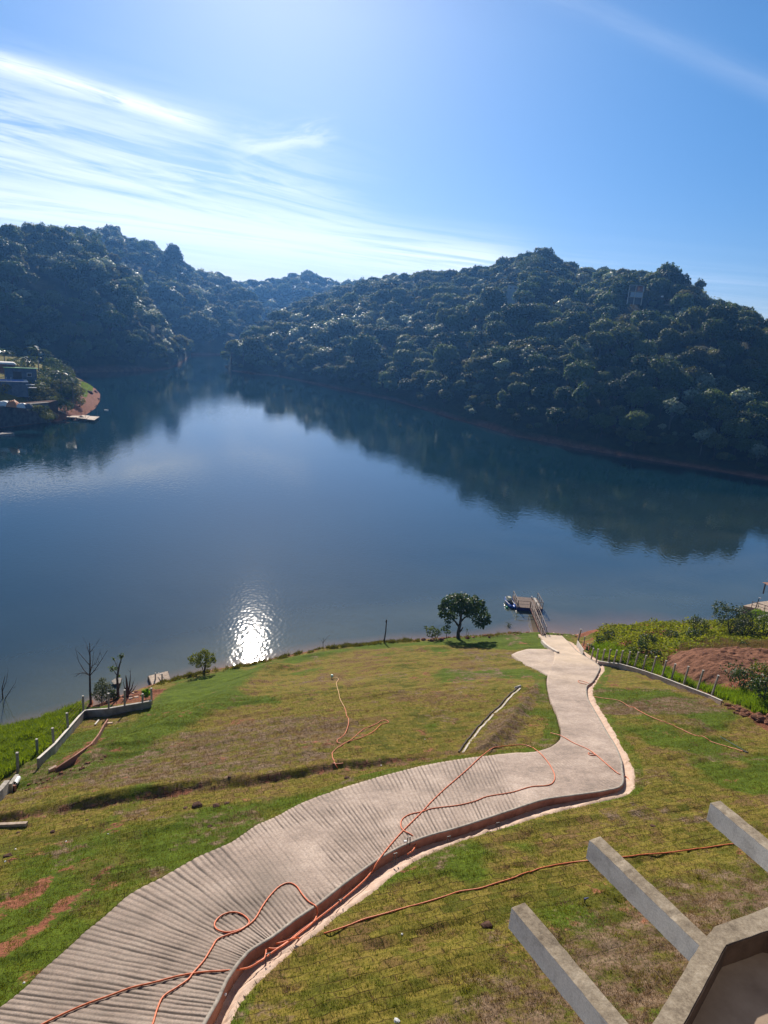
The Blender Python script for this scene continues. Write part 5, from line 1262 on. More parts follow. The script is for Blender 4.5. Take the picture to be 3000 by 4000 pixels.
# ------------------------------------------------------------------ jetty, jet ski, kayak
def jetty():
    zd = .55
    c = np.array([plane([p], zd)[0] for p in ((2020, 2371), (2121, 2379), (2090, 2331), (2022, 2330))])
    # square the deck up: heading from front-left to front-right
    u = c[1] - c[0]; Wd = np.linalg.norm(u[:2]); u = u / np.linalg.norm(u); v = np.array([-u[1], u[0], 0]); Dp = 4.3
    ang = math.atan2(u[1], u[0]); t = empty('jetty_platform', (c[0][0], c[0][1], 0), ang, 'square floating wooden platform with blue floats and railings at the end of the gangway', 'jetty')
    b = MB()
    n = 22
    for k in range(n): b.box((Wd / 2, (k + .5) * Dp / n, zd - .03), (Wd, Dp / n - .02, .06))
    b.build('deck', M['wood_grey'], t)
    b = MB(); b.box((Wd * .5, Dp / 2, .2), (Wd - .02, Dp - .02, .58)); b.build('hull', M['blue'], t)
    def rail(nm, pts_, h=1.0, mid=True, parent=t, mat='rail'):
        pr = MB()
        for a, q in zip(pts_[:-1], pts_[1:]):
            a = Vector(a); q = Vector(q); L = (q - a).length; m_ = max(1, int(round(L / 1.3)))
            pr.bar(a + Vector((0, 0, h)), q + Vector((0, 0, h)), .09, .07)
            if mid: pr.bar(a + Vector((0, 0, h * .5)), q + Vector((0, 0, h * .5)), .055, .055)
            for k in range(m_ + 1): p = a.lerp(q, k / m_); pr.bar(p, p + Vector((0, 0, h - .036)), .065)
        return pr.build(nm, M[mat], parent)
    e = .06; g0, g1 = Wd * .50, Wd * .72
    rail('railing', [(e, Dp - .3, zd), (e, e, zd)]); rail('railing', [(e + .05, e, zd), (g0, e, zd)]); rail('railing', [(g1, e, zd), (Wd - e, e, zd)]); rail('railing', [(Wd - e, e + .05, zd), (Wd - e, Dp - .3, zd)])
    b = MB(); b.box((Wd - .55, Dp / 2, zd + .12), (.28, Dp * .8, .22)); b.build('bench', M['concrete_pale'], t)
    for (x, y) in ((.35, Dp - .2), (Wd - .9, Dp - .2)): b = MB(); b.tube([(x, y, zd), (x, y, zd + .32)], [.09, .11], 8); b.build('bollard', M['white'], t)
    # gangway
    Mw = Matrix.Translation(t.location) @ Matrix.Rotation(ang, 4, 'Z')
    A0 = Mw @ Vector((g0 + .05, -.02, zd + .08)); A1 = Mw @ Vector((g1 - .05, -.02, zd + .08))
    B0 = Vector(GP(2116, 2480, .2)); B1 = Vector(GP(2133, 2478, .2)); wB = (B1 - B0); wB.z = 0; wB = wB.normalized() * ((A1 - A0).length * .98); Bm = (B0 + B1) / 2; B0 = Bm - wB / 2; B1 = Bm + wB / 2
    g = empty('gangway', B0, 0, 'narrow sloping gangway with dark handrails from the ramp to the floating platform', 'gangway'); O = B0
    b = MB(); n = 40
    for k in range(n):
        s0, s1 = k / n, (k + .9) / n; q = [A0.lerp(B0, s0), A1.lerp(B1, s0), A1.lerp(B1, s1), A0.lerp(B0, s1)]; q = [p - O for p in q]
        b.hexa([p - Vector((0, 0, .05)) for p in q], q)
    b.build('deck', M['wood_grey'], g)
    b = MB(); b.bar(A0 - O - Vector((0, 0, .12)), B0 - O - Vector((0, 0, .12)), .1, .14); b.bar(A1 - O - Vector((0, 0, .12)), B1 - O - Vector((0, 0, .12)), .1, .14); b.build('frame', M['rust'], g)
    for X0, X1 in ((A0, B0), (A1, B1)):
        b = MB(); a = X0 - O; q = X1 - O; h = Vector((0, 0, 1.0)); b.bar(a + h, q + h, .09, .07); m_ = 7
        for k in range(m_ + 1): p = a.lerp(q, k / m_); b.bar(p, p + h * .96, .06)
        for k in range(m_): p = a.lerp(q, k / m_); p2 = a.lerp(q, (k + 1) / m_); b.bar(p + h * .48, p2 + h * .48, .04)
        b.build('railing', M['rail'], g)
    # mooring rope
    a = Mw @ Vector((Wd, .3, .5)); q = Vector(GP(2206, 2470, .05)); b = MB()
    b.tube([a.lerp(q, s) - Vector((0, 0, .5 * math.sin(math.pi * s))) for s in np.linspace(0, 1, 14)], .022, 5); tag(b.build('mooring_rope', M['concrete_pale']), 'pale mooring rope running from the platform to the shore', 'rope')
    # jet ski
    def hull(L, Wm, H, mat, parent, name, nose=.5):
        b = MB(); R = []
        for s in np.linspace(0, 1, 12):
            w = Wm / 2 * min(1, (1 - s) ** .6 * 1.35 + .04) ; z0 = .02 + .28 * s ** 3; zt = H * (.75 + .35 * s ** 2)
            R.append([(s * L - L / 2, -w * .45, z0), (s * L - L / 2, w * .45, z0), (s * L - L / 2, w, z0 + H * .45), (s * L - L / 2, w * .8, zt), (s * L - L / 2, -w * .8, zt), (s * L - L / 2, -w, z0 + H * .45)])
        b.rings(R); return b.build(name, M[mat], parent, smooth=False)
    p = plane([(1988, 2352)], .3)[0]; q = plane([(1972, 2338)], .3)[0]; q2 = plane([(2003, 2368)], .3)[0]; hd = math.atan2((q - q2)[1], (q - q2)[0])
    js = empty('jet_ski', (p[0], p[1], -.05), hd, 'blue and white jet ski under a cream cover, moored left of the platform', 'jet ski')
    hull(3.1, 1.15, .62, 'blue_bright', js, 'hull'); 
    b = MB(); R = []
    for s, w, z in ((-1.25, .42, .6), (-.9, .45, .78), (-.2, .42, .84), (.25, .38, .9)): R.append([(s, -w / 2, .4), (s, w / 2, .4), (s, w / 2 * .8, z), (s, -w / 2 * .8, z)])
    b.rings(R); b.build('seat', M['black'], js)
    b = MB(); R = []
    for s, w, z in ((.2, .5, .85), (.5, .62, 1.12), (.85, .6, .95), (1.25, .3, .66)): R.append([(s, -w / 2, .42), (s, w / 2, .42), (s, w / 2 * .7, z), (s, -w / 2 * .7, z)])
    b.rings(R); b.build('cowl', M['white'], js)
    b = MB(); b.tube([(.42, -.38, 1.12), (.35, 0, 1.18), (.42, .38, 1.12)], .04, 6); b.build('handlebar', M['black'], js)
    b = MB(); R = []
    for s, w, z in ((-.5, .5, .95), (-.2, .7, 1.12), (.3, .66, 1.2), (.6, .4, 1.1)): R.append([(s, -w / 2, .75), (s, w / 2, .75), (s, w / 3, z), (s, -w / 3, z)])
    b.rings(R); b.build('cover', M['cream'], js)
    for sd in (-1, 1): b = MB(); b.box((-.4, sd * .47, .52), (1.6, .12, .06)); b.build('footwell', M['white'], js)
    # kayak along the platform side
    p = Mw @ Vector((-.42, Dp * .48, 0)); k = empty('kayak', (p.x, p.y, .02), ang + math.pi / 2 + .1, 'long bright blue kayak lying between the jet ski and the platform', 'kayak')
    b = MB(); R = []
    for s in np.linspace(-1, 1, 15):
        w = .36 * (1 - abs(s) ** 2.4) + .03; z = .10 * abs(s) ** 3; R.append([(s * 1.9, -w * .6, z), (s * 1.9, w * .6, z), (s * 1.9, w, .2 + z), (s * 1.9, w * .6, .36 + z), (s * 1.9, -w * .6, .36 + z), (s * 1.9, -w, .2 + z)])
    b.rings(R); b.build('hull', M['blue_bright'], k, smooth=True)
    b = MB()
    b.tube([(.45 * math.cos(a), .22 * math.sin(a), .38) for a in np.linspace(0, 6.28, 15)], .025, 5); b.build('cockpit_rim', M['black'], k)
    p = plane([(1980, 2373)], .1)[0]; b = MB(); R = []
    for a in np.linspace(-1.45, 1.45, 9): r_ = .20 * math.cos(a); R.append([(r_ * math.cos(f), r_ * math.sin(f), .1 + .20 * math.sin(a)) for f in np.linspace(0, 6.28, 13)[:-1]])
    b.rings(R); o = b.build('buoy', M['green_p'], smooth=True); o.location = (p[0], p[1], 0); tag(o, 'small bright green buoy floating under the jet ski nose', 'buoy')
    r = MB(); r.tube([(0, 0, .3), (0, 0, .36), (.03, 0, .4)], .02, 6); r.build('ring', M['white'], o)
jetty()
# small deck on the left shore
def small_deck():
    z = .35; px = [(597, 2683), (580, 2640), (656, 2622), (666, 2655)]
    q = np.array([plane([p], z)[0] for p in px]); O = q[0].copy(); O[2] = 0
    t = empty('shore_deck', O, 0, 'small weathered plank deck over the water on the left shore', 'deck')
    e1 = q[1] - q[0]; e2 = q[2] - q[1]; b = MB(); n = 9
    for k in range(n):
        a = q[0] + e1 * (k / n) - O; c = a + e1 * (.93 / n); d = (q[3] - q[0]) * (1 - k / n) + (q[2] - q[1]) * (k / n)
        b.hexa([Vector(v) - Vector((0, 0, .05)) for v in (a, c, c + d, a + d)], [Vector(v) for v in (a, c, c + d, a + d)])
    b.build('planks', M['wood_pale'], t)
    b = MB(); b.bar(q[0] - O - [0, 0, .2], q[1] - O - [0, 0, .2], .16, .3); b.bar(q[1] - O - [0, 0, .2], q[2] - O - [0, 0, .2], .16, .3); b.build('frame', M['bark'], t)
    for k in range(2):
        p = at(607 + k * 26, 2640 - k * 4, q[1][1] - .6) - O; b = MB(); b.tube([(p[0], p[1], z - .4), (p[0], p[1], z + .75)], [.09, .08], 7); b.build('post', M['concrete_pale'], t)
    b = MB(); a = plane([(618, 2627)], .6)[0] - O; c = plane([(645, 2655)], .5)[0] - O; b.tube([a, (a + c) / 2 + [0, 0, .15], c], [.03, .06, .05], 6); b.build('branch', M['concrete_pale'], t)
    for p in q: b = MB(); b.tube([(p[0] - O[0], p[1] - O[1], -1), (p[0] - O[0], p[1] - O[1], z - .06)], .08, 6); b.build('pile', M['bark'], t)
    z = .3; qq = [plane([p], z)[0] for p in ((435, 2660), (450, 2650), (476, 2648), (470, 2668), (445, 2672))]; b = MB(); b.hexa([(p[0], p[1], z - .1) for p in qq], [(p[0], p[1], z) for p in qq])
    tag(b.build('sunken_slab', M['concrete']), 'pale slab lying in the shallows behind the feathery bush', 'slab')
small_deck()

# ------------------------------------------------------------------ left boundary wall, posts and drains
def wall_strip(name, px, top_off, height, thick, mat, label, cat='wall', cap=None):
    P = hit(px, top_off); P = resamp(P, len(px) * 6); b = MB()
    t = empty(name, P[0], 0, label, cat) if cap else None; O = P[0] if cap else np.zeros(3)
    d = np.gradient(P[:, :2], axis=0); d /= np.linalg.norm(d, axis=1)[:, None]; n = np.c_[-d[:, 1], d[:, 0]] * thick / 2
    R = [[(p[0] - m[0] - O[0], p[1] - m[1] - O[1], p[2] - height - O[2]), (p[0] + m[0] - O[0], p[1] + m[1] - O[1], p[2] - height - O[2]), (p[0] + m[0] - O[0], p[1] + m[1] - O[1], p[2] - O[2]), (p[0] - m[0] - O[0], p[1] - m[1] - O[1], p[2] - O[2])] for p, m in zip(P, n)]
    b.rings(R)
    if not cap:
        o = b.build(name, M[mat]); return tag(o, label, cat)
    b.build('wall_body', M[mat], t); c = MB(); n = n * 1.15
    R = [[(p[0] - m[0] - O[0], p[1] - m[1] - O[1], p[2] + .003 - O[2]), (p[0] + m[0] - O[0], p[1] + m[1] - O[1], p[2] + .003 - O[2]), (p[0] + m[0] - O[0], p[1] + m[1] - O[1], p[2] + .05 - O[2]), (p[0] - m[0] - O[0], p[1] - m[1] - O[1], p[2] + .05 - O[2])] for p, m in zip(P, n)]
    c.rings(R); c.build('coping', M[cap], t); return t
wall_strip('boundary_wall', [(148, 2965), (211, 2909), (268, 2845), (327, 2777), (340, 2774), (416, 2769), (500, 2754), (560, 2744), (591, 2738)], .75, 1.4, .16, 'wall_conc', 'L shaped low concrete boundary wall on the lower left of the lawn', 'wall', 'concrete_pale')
wall_strip('drain_wall', [(217, 3000), (290, 2952), (356, 2905), (385, 2868), (405, 2832), (421, 2808)], .42, .9, .10, 'brickred', 'reddish brown drain wall bending down towards the boundary wall', 'wall')
wall_strip('drain_wall', [(190, 3005), (205, 2998), (220, 2990)], .25, .6, .18, 'gutter', 'short broken piece of drain wall uphill of the reddish one', 'wall')
wall_strip('drain_wall', [(-40, 3115), (0, 3082), (28, 3048)], .7, 1.2, .3, 'wall_conc', 'stub of grey concrete wall at the left edge of the lawn', 'wall')
wall_strip('drain_wall', [(38, 3062), (55, 3040), (68, 3024)], .5, 1., .22, 'wall_conc', 'second grey wall stub beside the white drain pipe', 'wall')
wall_strip('drain_sill', [(28, 3066), (60, 3068)], .25, .5, .14, 'brickred', 'reddish sill joining the two grey wall stubs', 'sill')
wall_strip('timber_edge', [(-20, 3218), (40, 3216), (105, 3212)], .12, .3, .2, 'wood_pale', 'long pale board lying in the turf at the left edge', 'board')
def pipe():
    a = GP(58, 3062, .25); c = GP(72, 3040, .35); b = MB(); b.tube([a, c], .16, 12, False); tag(b.build('drain_pipe', M['white'], smooth=True), 'short white drain pipe beside the grey wall stub', 'pipe')
    a = GP(420, 2825, .2); c = GP(440, 2824, .2); b = MB(); b.bar(a, c, .2, .1); tag(b.build('drain_step', M['gutter']), 'small pale step across the drain channel', 'step')
    a = GP(371, 2830, .05); c = GP(386, 2812, .08); b = MB(); b.bar(a, c, .12, .05); tag(b.build('loose_board', M['concrete_pale']), 'thin pale board lying in the shadow of the boundary wall', 'board')
pipe()
def post_obj(b0, top, w, label, group, cap=True, mat='concrete', name='fence_post', arm=True, cat='post'):
    t = empty(name, b0, 0, label, cat, group); d = Vector(top) - Vector(b0)
    b = MB(); b.bar((0, 0, -.4), d, w, w, (0, 1, 0)); b.build('shaft', M[mat], t)
    if cap:
        dn = d.normalized(); c = MB(); c.bar(d, d + dn * .045 + Vector((0, 0, .01)), w * 1.12, w * 1.12, (0, 1, 0)); c.build('cap', M['concrete_pale'], t)
    return t
ORD = ['first', 'second', 'third', 'fourth', 'fifth', 'sixth', 'seventh', 'eighth', 'ninth', 'tenth', 'eleventh', 'twelfth', 'thirteenth', 'fourteenth', 'fifteenth', 'sixteenth', 'seventeenth']
_ptops = []
for k, (b0, tp, dz) in enumerate([((70, 3020), (67, 2942), .0), ((147, 2955), (143, 2889), .0), ((211, 2908), (205, 2846), .65), ((267, 2848), (261, 2787), .65), ((326, 2777), (324, 2720), .75), ((425, 2767), (424, 2710), .75), ((487, 2756), (487, 2697), .75), ((557, 2744), (557, 2712), .75), ((592, 2737), (591, 2690), .6)]):
    B = GP(*b0, dz); T = at(tp[0], tp[1], B[1]); _ptops.append(T)
    post_obj(B, T, .14, '%s concrete post of the left boundary, counted from the picture edge' % ORD[k], 'posts along the left boundary wall')
B = GP(262, 2762); post_obj(B, at(260, 2730, B[1]), .12, 'reddish rusty post standing alone in the tall grass near the water', None, True, 'rust')
_rt = []
wall_strip('fence_footing', [(2338, 2583), (2376, 2589), (2417, 2593), (2470, 2607), (2521, 2623), (2570, 2640), (2621, 2659), (2670, 2678), (2720, 2697), (2770, 2716), (2820, 2738)], .38, .9, .14, 'gutter', 'low pinkish concrete footing wall of the right fence', 'wall', 'concrete_pale')
for k, (b0, tp) in enumerate(zip(_fl, _ft)):
    B = GP(*b0, .3); T = at(tp[0], tp[1], B[1]); _rt.append(T)
    post_obj(B, T, .13, '%s concrete post of the right fence, counted from the lake' % ORD[k], 'concrete posts of the right fence')
B = GP(2257, 2502, .1); T = at(2270, 2459, B[1]); post_obj(B, T, .16, 'stout white concrete post at the lake end of the right fence', None)
B = GP(2280, 2522, .1); T = at(2285, 2487, B[1]); post_obj(B, T, .10, 'thin concrete post just behind the stout white one', None)
wall_strip('corner_panel', [(2256, 2502), (2268, 2520), (2280, 2538)], .7, 1.1, .08, 'concrete_pale', 'pale triangular concrete panel at the foot of the white end post', 'wall')
def wires(tops, label, n=3, drop=.42):
    b = MB()
    for a, c in zip(tops[:-1], tops[1:]):
        for k in range(n): o = np.array([0, 0, -.15 - k * drop]); b.tube([a + o, (a + c) / 2 + o - [0, 0, .02], c + o], .006, 3)
    tag(b.build('fence_wire', M['rust']), label, 'wire')
wires(_rt, 'thin wires strung between the posts of the right fence'); wires(_ptops[2:], 'thin wires strung between the posts of the left boundary', 3, .35)

# drainage channel in the triangular turf bank
def channel():
    px = [(1800, 2929), (1836, 2882), (1872, 2838), (1910, 2800), (1945, 2768), (1972, 2742), (2000, 2712), (2026, 2690)]
    P = resamp(hit(px, .06), 40); P[:, 2] = gz(P[:, 0], P[:, 1]) + .02; d = np.gradient(P[:, :2], axis=0); d /= np.linalg.norm(d, axis=1)[:, None]; n = np.c_[d[:, 1], -d[:, 0]]
    t = empty('drain_channel', P[0], 0, 'straight narrow drain with one dark wall and one pale lip beside the driveway', 'drain'); O = P[0]
    def strip(nm, o0, o1, z0, z1, mat):
        b = MB(); R = []
        for p, m in zip(P, n):
            zz = p[2]; R.append([(p[0] + m[0] * o0 - O[0], p[1] + m[1] * o0 - O[1], zz + z0 - O[2]), (p[0] + m[0] * o1 - O[0], p[1] + m[1] * o1 - O[1], zz + z0 - O[2]), (p[0] + m[0] * o1 - O[0], p[1] + m[1] * o1 - O[1], zz + z1 - O[2]), (p[0] + m[0] * o0 - O[0], p[1] + m[1] * o0 - O[1], zz + z1 - O[2])])
        b.rings(R); b.build(nm, M[mat], t)
    strip('lip', .08, .20, -.3, .05, 'lip'); strip('wall', -.16, -.08, -.3, .05, 'bark'); strip('bed', -.08, .08, -.3, -.04, 'bark')
channel()
def pipe2():
    a = GP(2012, 2688, .1); c = GP(2034, 2680, .25); b = MB(); b.tube([a, c], [.12, .12], 12); tag(b.build('culvert_pipe', M['concrete_pale'], smooth=True), 'pale culvert pipe end at the top of the drain beside the driveway', 'pipe')
pipe2()
wall_strip('path_kerb', [(2118, 2500), (2133, 2516), (2150, 2528), (2165, 2537), (2181, 2545)], .3, .6, .3, 'lip', 'short pale kerb on the left of the ramp top', 'kerb')
# metal brackets hooked over the kerb wall
for k, ((px, py), lab) in enumerate([((1588, 3300), 'bent metal bracket under the small white box on the kerb'), ((1535, 3365), 'bent metal bracket in the gutter below the box'), ((1746, 3282), 'small metal bracket in the gutter further up the drive'), ((1937, 3228), 'topmost metal bracket in the gutter'), ((1323, 3533), 'dark metal stake in the gutter at the middle bend'), ((1038, 3748), 'lowest metal stake in the gutter near the picture bottom')]):
    p = GP(px, py + 12, -.1); t = MB(); h = .55 if k < 2 else .35; t.tube([p, p + [0, .02, h], p + [.12, .05, h + .02], p + [.14, .06, .1]], .022, 6); o = t.build('metal_bracket', M['black']); tag(o, lab, 'bracket')
p = GP(1583, 3292, .18); b = MB(); b.box((0, 0, .07), (.14, .10, .08), .4); o = b.build('junction_box', M['white'], bevel=.01); o.location = p; tag(o, 'small white box on the driveway edge beside the orange hose', 'box')

# ------------------------------------------------------------------ hoses
def on(px, py):
    """hose resting on whatever is there"""
    p = GP(px, py); r_ = float(sdf(np.array(p[0]), np.array(p[1]), ROADPOLY)); g_ = float(sdf(np.array(p[0]), np.array(p[1]), GUTPOLY))
    if r_ > -.05: off = SLAB + .015
    elif g_ > .05: off = -.12
    else: off = None
    if off is None:
        q = rayhit([(px, py)], gz, .03)[0]; return q
    return hit([(px, py)], off)[0]
def hose(px, rad, label, mat='hose', corr=True):
    P = np.array([on(*p) for p in px]); P = rs(P, len(P) * 10); P = resamp(P, max(20, int(np.linalg.norm(np.diff(P, axis=0), axis=1).sum() / .10)))
    zz = gz(P[:, 0], P[:, 1]); rd = np.maximum(sdf(P[:, 0], P[:, 1], ROADPOLY), sdf(P[:, 0], P[:, 1], GUTPOLY)); P[:, 2] = np.where(rd < -.3, np.maximum(P[:, 2], zz + rad * .7), P[:, 2] + rad * .3)
    b = MB(); rr = [rad * (1 + (.10 if k % 2 else 0)) for k in range(len(P))]; b.tube(P, rr, 7)
    return tag(b.build('corrugated_hose', M[mat], smooth=True), label, 'hose')
def z7(l, o): return [(o[0] + a * .6028, o[1] + b * .6028) for a, b in l]
R7, RL, R5, R6, R8 = (0, 3000), (1000, 3000), (1000, 2300), (2000, 2200), (2000, 3000)
hose([(60, 4060)] + z7([(280, 1659), (420, 1590), (560, 1530), (700, 1480), (850, 1425), (1000, 1390), (1150, 1350), (1300, 1325), (1450, 1315), (1590, 1300)], R7) + z7([(0, 1270), (100, 1200), (200, 1130), (300, 1050), (390, 985), (500, 900), (600, 820), (700, 730), (750, 670), (800, 590), (870, 500), (950, 410), (1020, 340), (1080, 280), (1140, 215), (1230, 130), (1300, 70), (1380, 0)], RL)
     + z7([(1450, 1095), (1530, 1035), (1590, 1022), (1659, 1015)], R5) + z7([(60, 1175), (120, 1190), (180, 1230), (240, 1300), (275, 1370), (270, 1415), (230, 1440), (120, 1450), (0, 1485)], R6)
     + z7([(1500, 185), (1420, 215), (1320, 240), (1200, 255), (1130, 265), (1080, 283), (1000, 300), (950, 330), (938, 370), (955, 405), (1010, 435), (1035, 480), (1020, 530), (980, 560)], RL), .029, 'long orange corrugated hose crossing the driveway diagonally and looping back')
hose([(575, 4060)] + z7([(990, 1659), (1020, 1560), (1060, 1480), (1150, 1420), (1220, 1370), (1250, 1330), (1320, 1250), (1370, 1170), (1410, 1110), (1480, 1080), (1560, 1050), (1615, 1000), (1570, 950), (1500, 935), (1430, 960), (1390, 1010), (1410, 1050), (1480, 1065), (1560, 1045), (1620, 1010)], R7)
     + z7([(0, 970), (40, 900), (90, 830), (150, 770), (210, 745), (260, 765), (300, 820), (340, 865), (390, 900), (395, 950), (370, 1000), (300, 1060), (220, 1120), (140, 1170), (70, 1170), (65, 1195), (50, 1240), (0, 1262)], RL), .029, 'orange corrugated hose with a round loop on the ribbed driveway')
hose(z7([(130, 1140), (190, 1125), (250, 1105), (350, 1100), (450, 1070), (600, 1020), (700, 980), (830, 945), (950, 910), (1100, 870), (1230, 830), (1320, 800), (1450, 780), (1560, 745)], RL) + z7([(0, 715), (130, 670), (250, 635), (400, 610), (520, 598), (740, 575), (860, 560), (1000, 550), (1150, 530), (1270, 515), (1400, 495), (1500, 485), (1659, 465)], R8) + [(3150, 3262)], .028, 'orange corrugated hose lying across the grass below the concrete beams')
hose(z7([(500, 580), (535, 585), (520, 615), (535, 670), (545, 715), (575, 770)], R5), .026, 'faded yellow hose running up to the small sprinkler', 'hose_y')
hose(z7([(575, 770), (585, 815), (600, 865), (575, 940), (525, 985), (560, 1003), (620, 975), (690, 915), (770, 880), (830, 850), (858, 865), (810, 880), (760, 925), (680, 965), (600, 990), (560, 1010), (500, 1055), (495, 1085), (510, 1130), (530, 1165)], R5), .026, 'thin orange hose with a long narrow loop on the middle lawn')
hose(z7([(490, 820), (510, 855), (560, 870), (690, 890), (760, 930), (820, 955), (900, 995), (1060, 1060), (1170, 1110), (1300, 1160), (1400, 1190), (1500, 1220)], R6), .026, 'thin orange hose crossing the turf squares right of the driveway')
hose(z7([(250, 1100), (320, 1120), (400, 1165), (490, 1205), (540, 1240), (510, 1245), (495, 1230), (540, 1240), (600, 1290), (690, 1365), (740, 1385), (770, 1418)], R6), .028, 'thin orange hose with a small knot across the driveway corner')
hose(z7([(500, 780), (460, 765), (430, 762), (440, 775), (480, 785), (495, 800)], R6), .028, 'short orange hose end curled at the narrow bend of the driveway')
hose(z7([(495, 1130), (530, 1134), (565, 1130)], R5), .03, 'short orange stub at the lower end of the middle lawn hose')
def small_things():
    p = rayhit([(1296, 2650)], gz, 0)[0]; t = empty('sprinkler', p, 0, 'small pale green sprinkler head at the end of the yellow hose', 'sprinkler')
    b = MB(); b.tube([(0, 0, 0), (0, 0, .2)], .03, 8); b.build('stem', M['teal'], t); b = MB(); b.tube([(0, 0, .14), (0, 0, .2), (0, 0, .38), (0, 0, .42)], [.1, .14, .13, .06], 10); b.build('head', M['mint'], t)
    a = rayhit([(2812, 2878)], gz, .04)[0]; c = rayhit([(2908, 2934)], gz, .04)[0]; t = empty('garden_tool', a, 0, 'long dark green handled tool lying beside the end of the orange hose', 'tool')
    b = MB(); b.tube([(0, 0, .03), c - a + [0, 0, .03]], .022, 6); b.build('handle', M['teal'], t); b = MB(); d = (c - a) / np.linalg.norm(c - a); b.bar(c - a, c - a + d * .35 + [0, 0, .02], .16, .05); b.build('head', M['black'], t)
    p = rayhit([(2283, 3528)], gz, 0)[0]; t = empty('hose_nozzle', p, .3, 'small dark blue nozzle standing on the dry grass', 'nozzle')
    b = MB(); b.tube([(0, 0, 0), (0, 0, .14), (.0, 0, .19)], [.02, .025, .035], 8); b.build('stem', M['black'], t); b = MB(); b.hexa([(-.05, -.03, .17), (.15, -.02, .22), (.15, .02, .22), (-.05, .03, .17)], [(-.05, -.03, .23), (.13, -.01, .25), (.13, .01, .25), (-.05, .03, .23)]); b.build('head', M['blue'], t)
    r = np.random.default_rng(9)
    L = [(770, 3148, .55, 'largest dark red clod on the lawn left of the driveway'), (845, 3150, .4, 'flat earth clod right of the largest one'), (885, 3140, .3, 'small clod third in the row beside the largest one'), (725, 3158, .25, 'small clod left of the largest one'), (205, 3250, .28, 'single earth clod on the lower left lawn'), (340, 3205, .2, 'tiny clod below the turf step'),
         (70, 3255, .22, 'clod near the pale board on the left'), (30, 3345, .4, 'dark clod at the left picture edge'), (895, 3035, .22, 'turf lump on the dark turf step'), (1355, 3040, .3, 'clod on the grass strip above the ribbed driveway'), (820, 3230, .25, 'clod beside the ribbed driveway edge'), (1905, 3620, .45, 'broken turf lump left of the lowest concrete beam'), (1640, 3450, .18, 'small clod below the gutter'), (2550, 3228, .25, 'lone turf clod between the two upper beams'), (1210, 3642, .18, 'clod on the gutter edge at the lower bend'), (1060, 3000 + 880 * .6028, .1, 'pebble in the lower gutter')]
    for k, (px, py, s, lab) in enumerate(L): p = rayhit([(px, py)], gz, 0)[0]; rock('earth_clod', p, s * .55, 900 + k, 'clod', lab, None, 'clod', .42)
    W_ = [(258, 3287), (94, 3840), (422, 3258), (1352, 3506), (1660, 2888), (1550, 3990), (400, 2770 + 0), (555, 2772), (1570, 3650), (2690, 2930), (60, 3318), (20, 3366), (1489, 2990), (460, 2845), (880, 3885)]
    for k, (px, py) in enumerate(W_):
        p = rayhit([(px, py)], gz, 0)[0] if k not in (14,) else on(px, py); rock('litter_scrap', p, .05 if k != 5 else .10, 950 + k, 'white', 'small white scrap of litter lying on the grass', 'white scraps of litter on the lawn', 'litter')
    for k in range(26):
        px = 400 - k * 12 + r.uniform(-14, 14) - 0; py = 2958 + k * 5. + r.uniform(-9, 9); 
        if px < 90: break
        p = rayhit([(px, py)], gz, 0)[0]; rock('mortar_rubble', p, r.uniform(.05, .15), 1000 + k, 'reddirt', 'lump of reddish rubble beside the reddish drain wall', 'rubble beside the reddish drain wall', 'rubble')
    for k in range(46):
        px = r.uniform(365, 575); py = 2752 - (px - 365) * .14 - r.uniform(0, 26); p = rayhit([(px, py)], gz, 0)[0]; rock('brick_rubble', p, r.uniform(.10, .26), 1100 + k, 'brickred' if k % 3 else 'gutter', 'broken brick lump on the bank behind the boundary wall', 'brick rubble behind the boundary wall', 'rubble')
    for k in range(60):
        s = r.uniform(0, 1); px = 2840 + s * 260 + r.uniform(-20, 20); py = 2762 + s * 75 + r.uniform(-16, 22); p = rayhit([(px, py)], gz, 0)[0]; rock('earth_lump', p, r.uniform(.12, .4), 1200 + k, 'reddirt', 'lump of loose red earth where the right fence footing ends', 'red earth lumps past the right fence', 'clod')
    for k in range(26):
        px = r.uniform(2130, 2262); py = 2476 + (px - 2130) * .09 + r.uniform(-7, 6); p = GP(px, py, 0); rock('shore_stone', p, r.uniform(.1, .28), 1300 + k, 'clod' if k % 2 else 'gutter', 'stone along the broken water edge of the ramp', 'stones along the water edge of the ramp', 'rock')
    for k in range(40):
        px = r.uniform(1620, 2075); py = 2502 - (px - 1620) * .066 + r.uniform(-3, 6); p = GP(px, py, 0); rock('bank_clod', p, r.uniform(.15, .4), 1400 + k, 'reddirt', 'red earth clod on the lake bank around the shade tree', 'red clods on the lake bank', 'clod')
small_things()

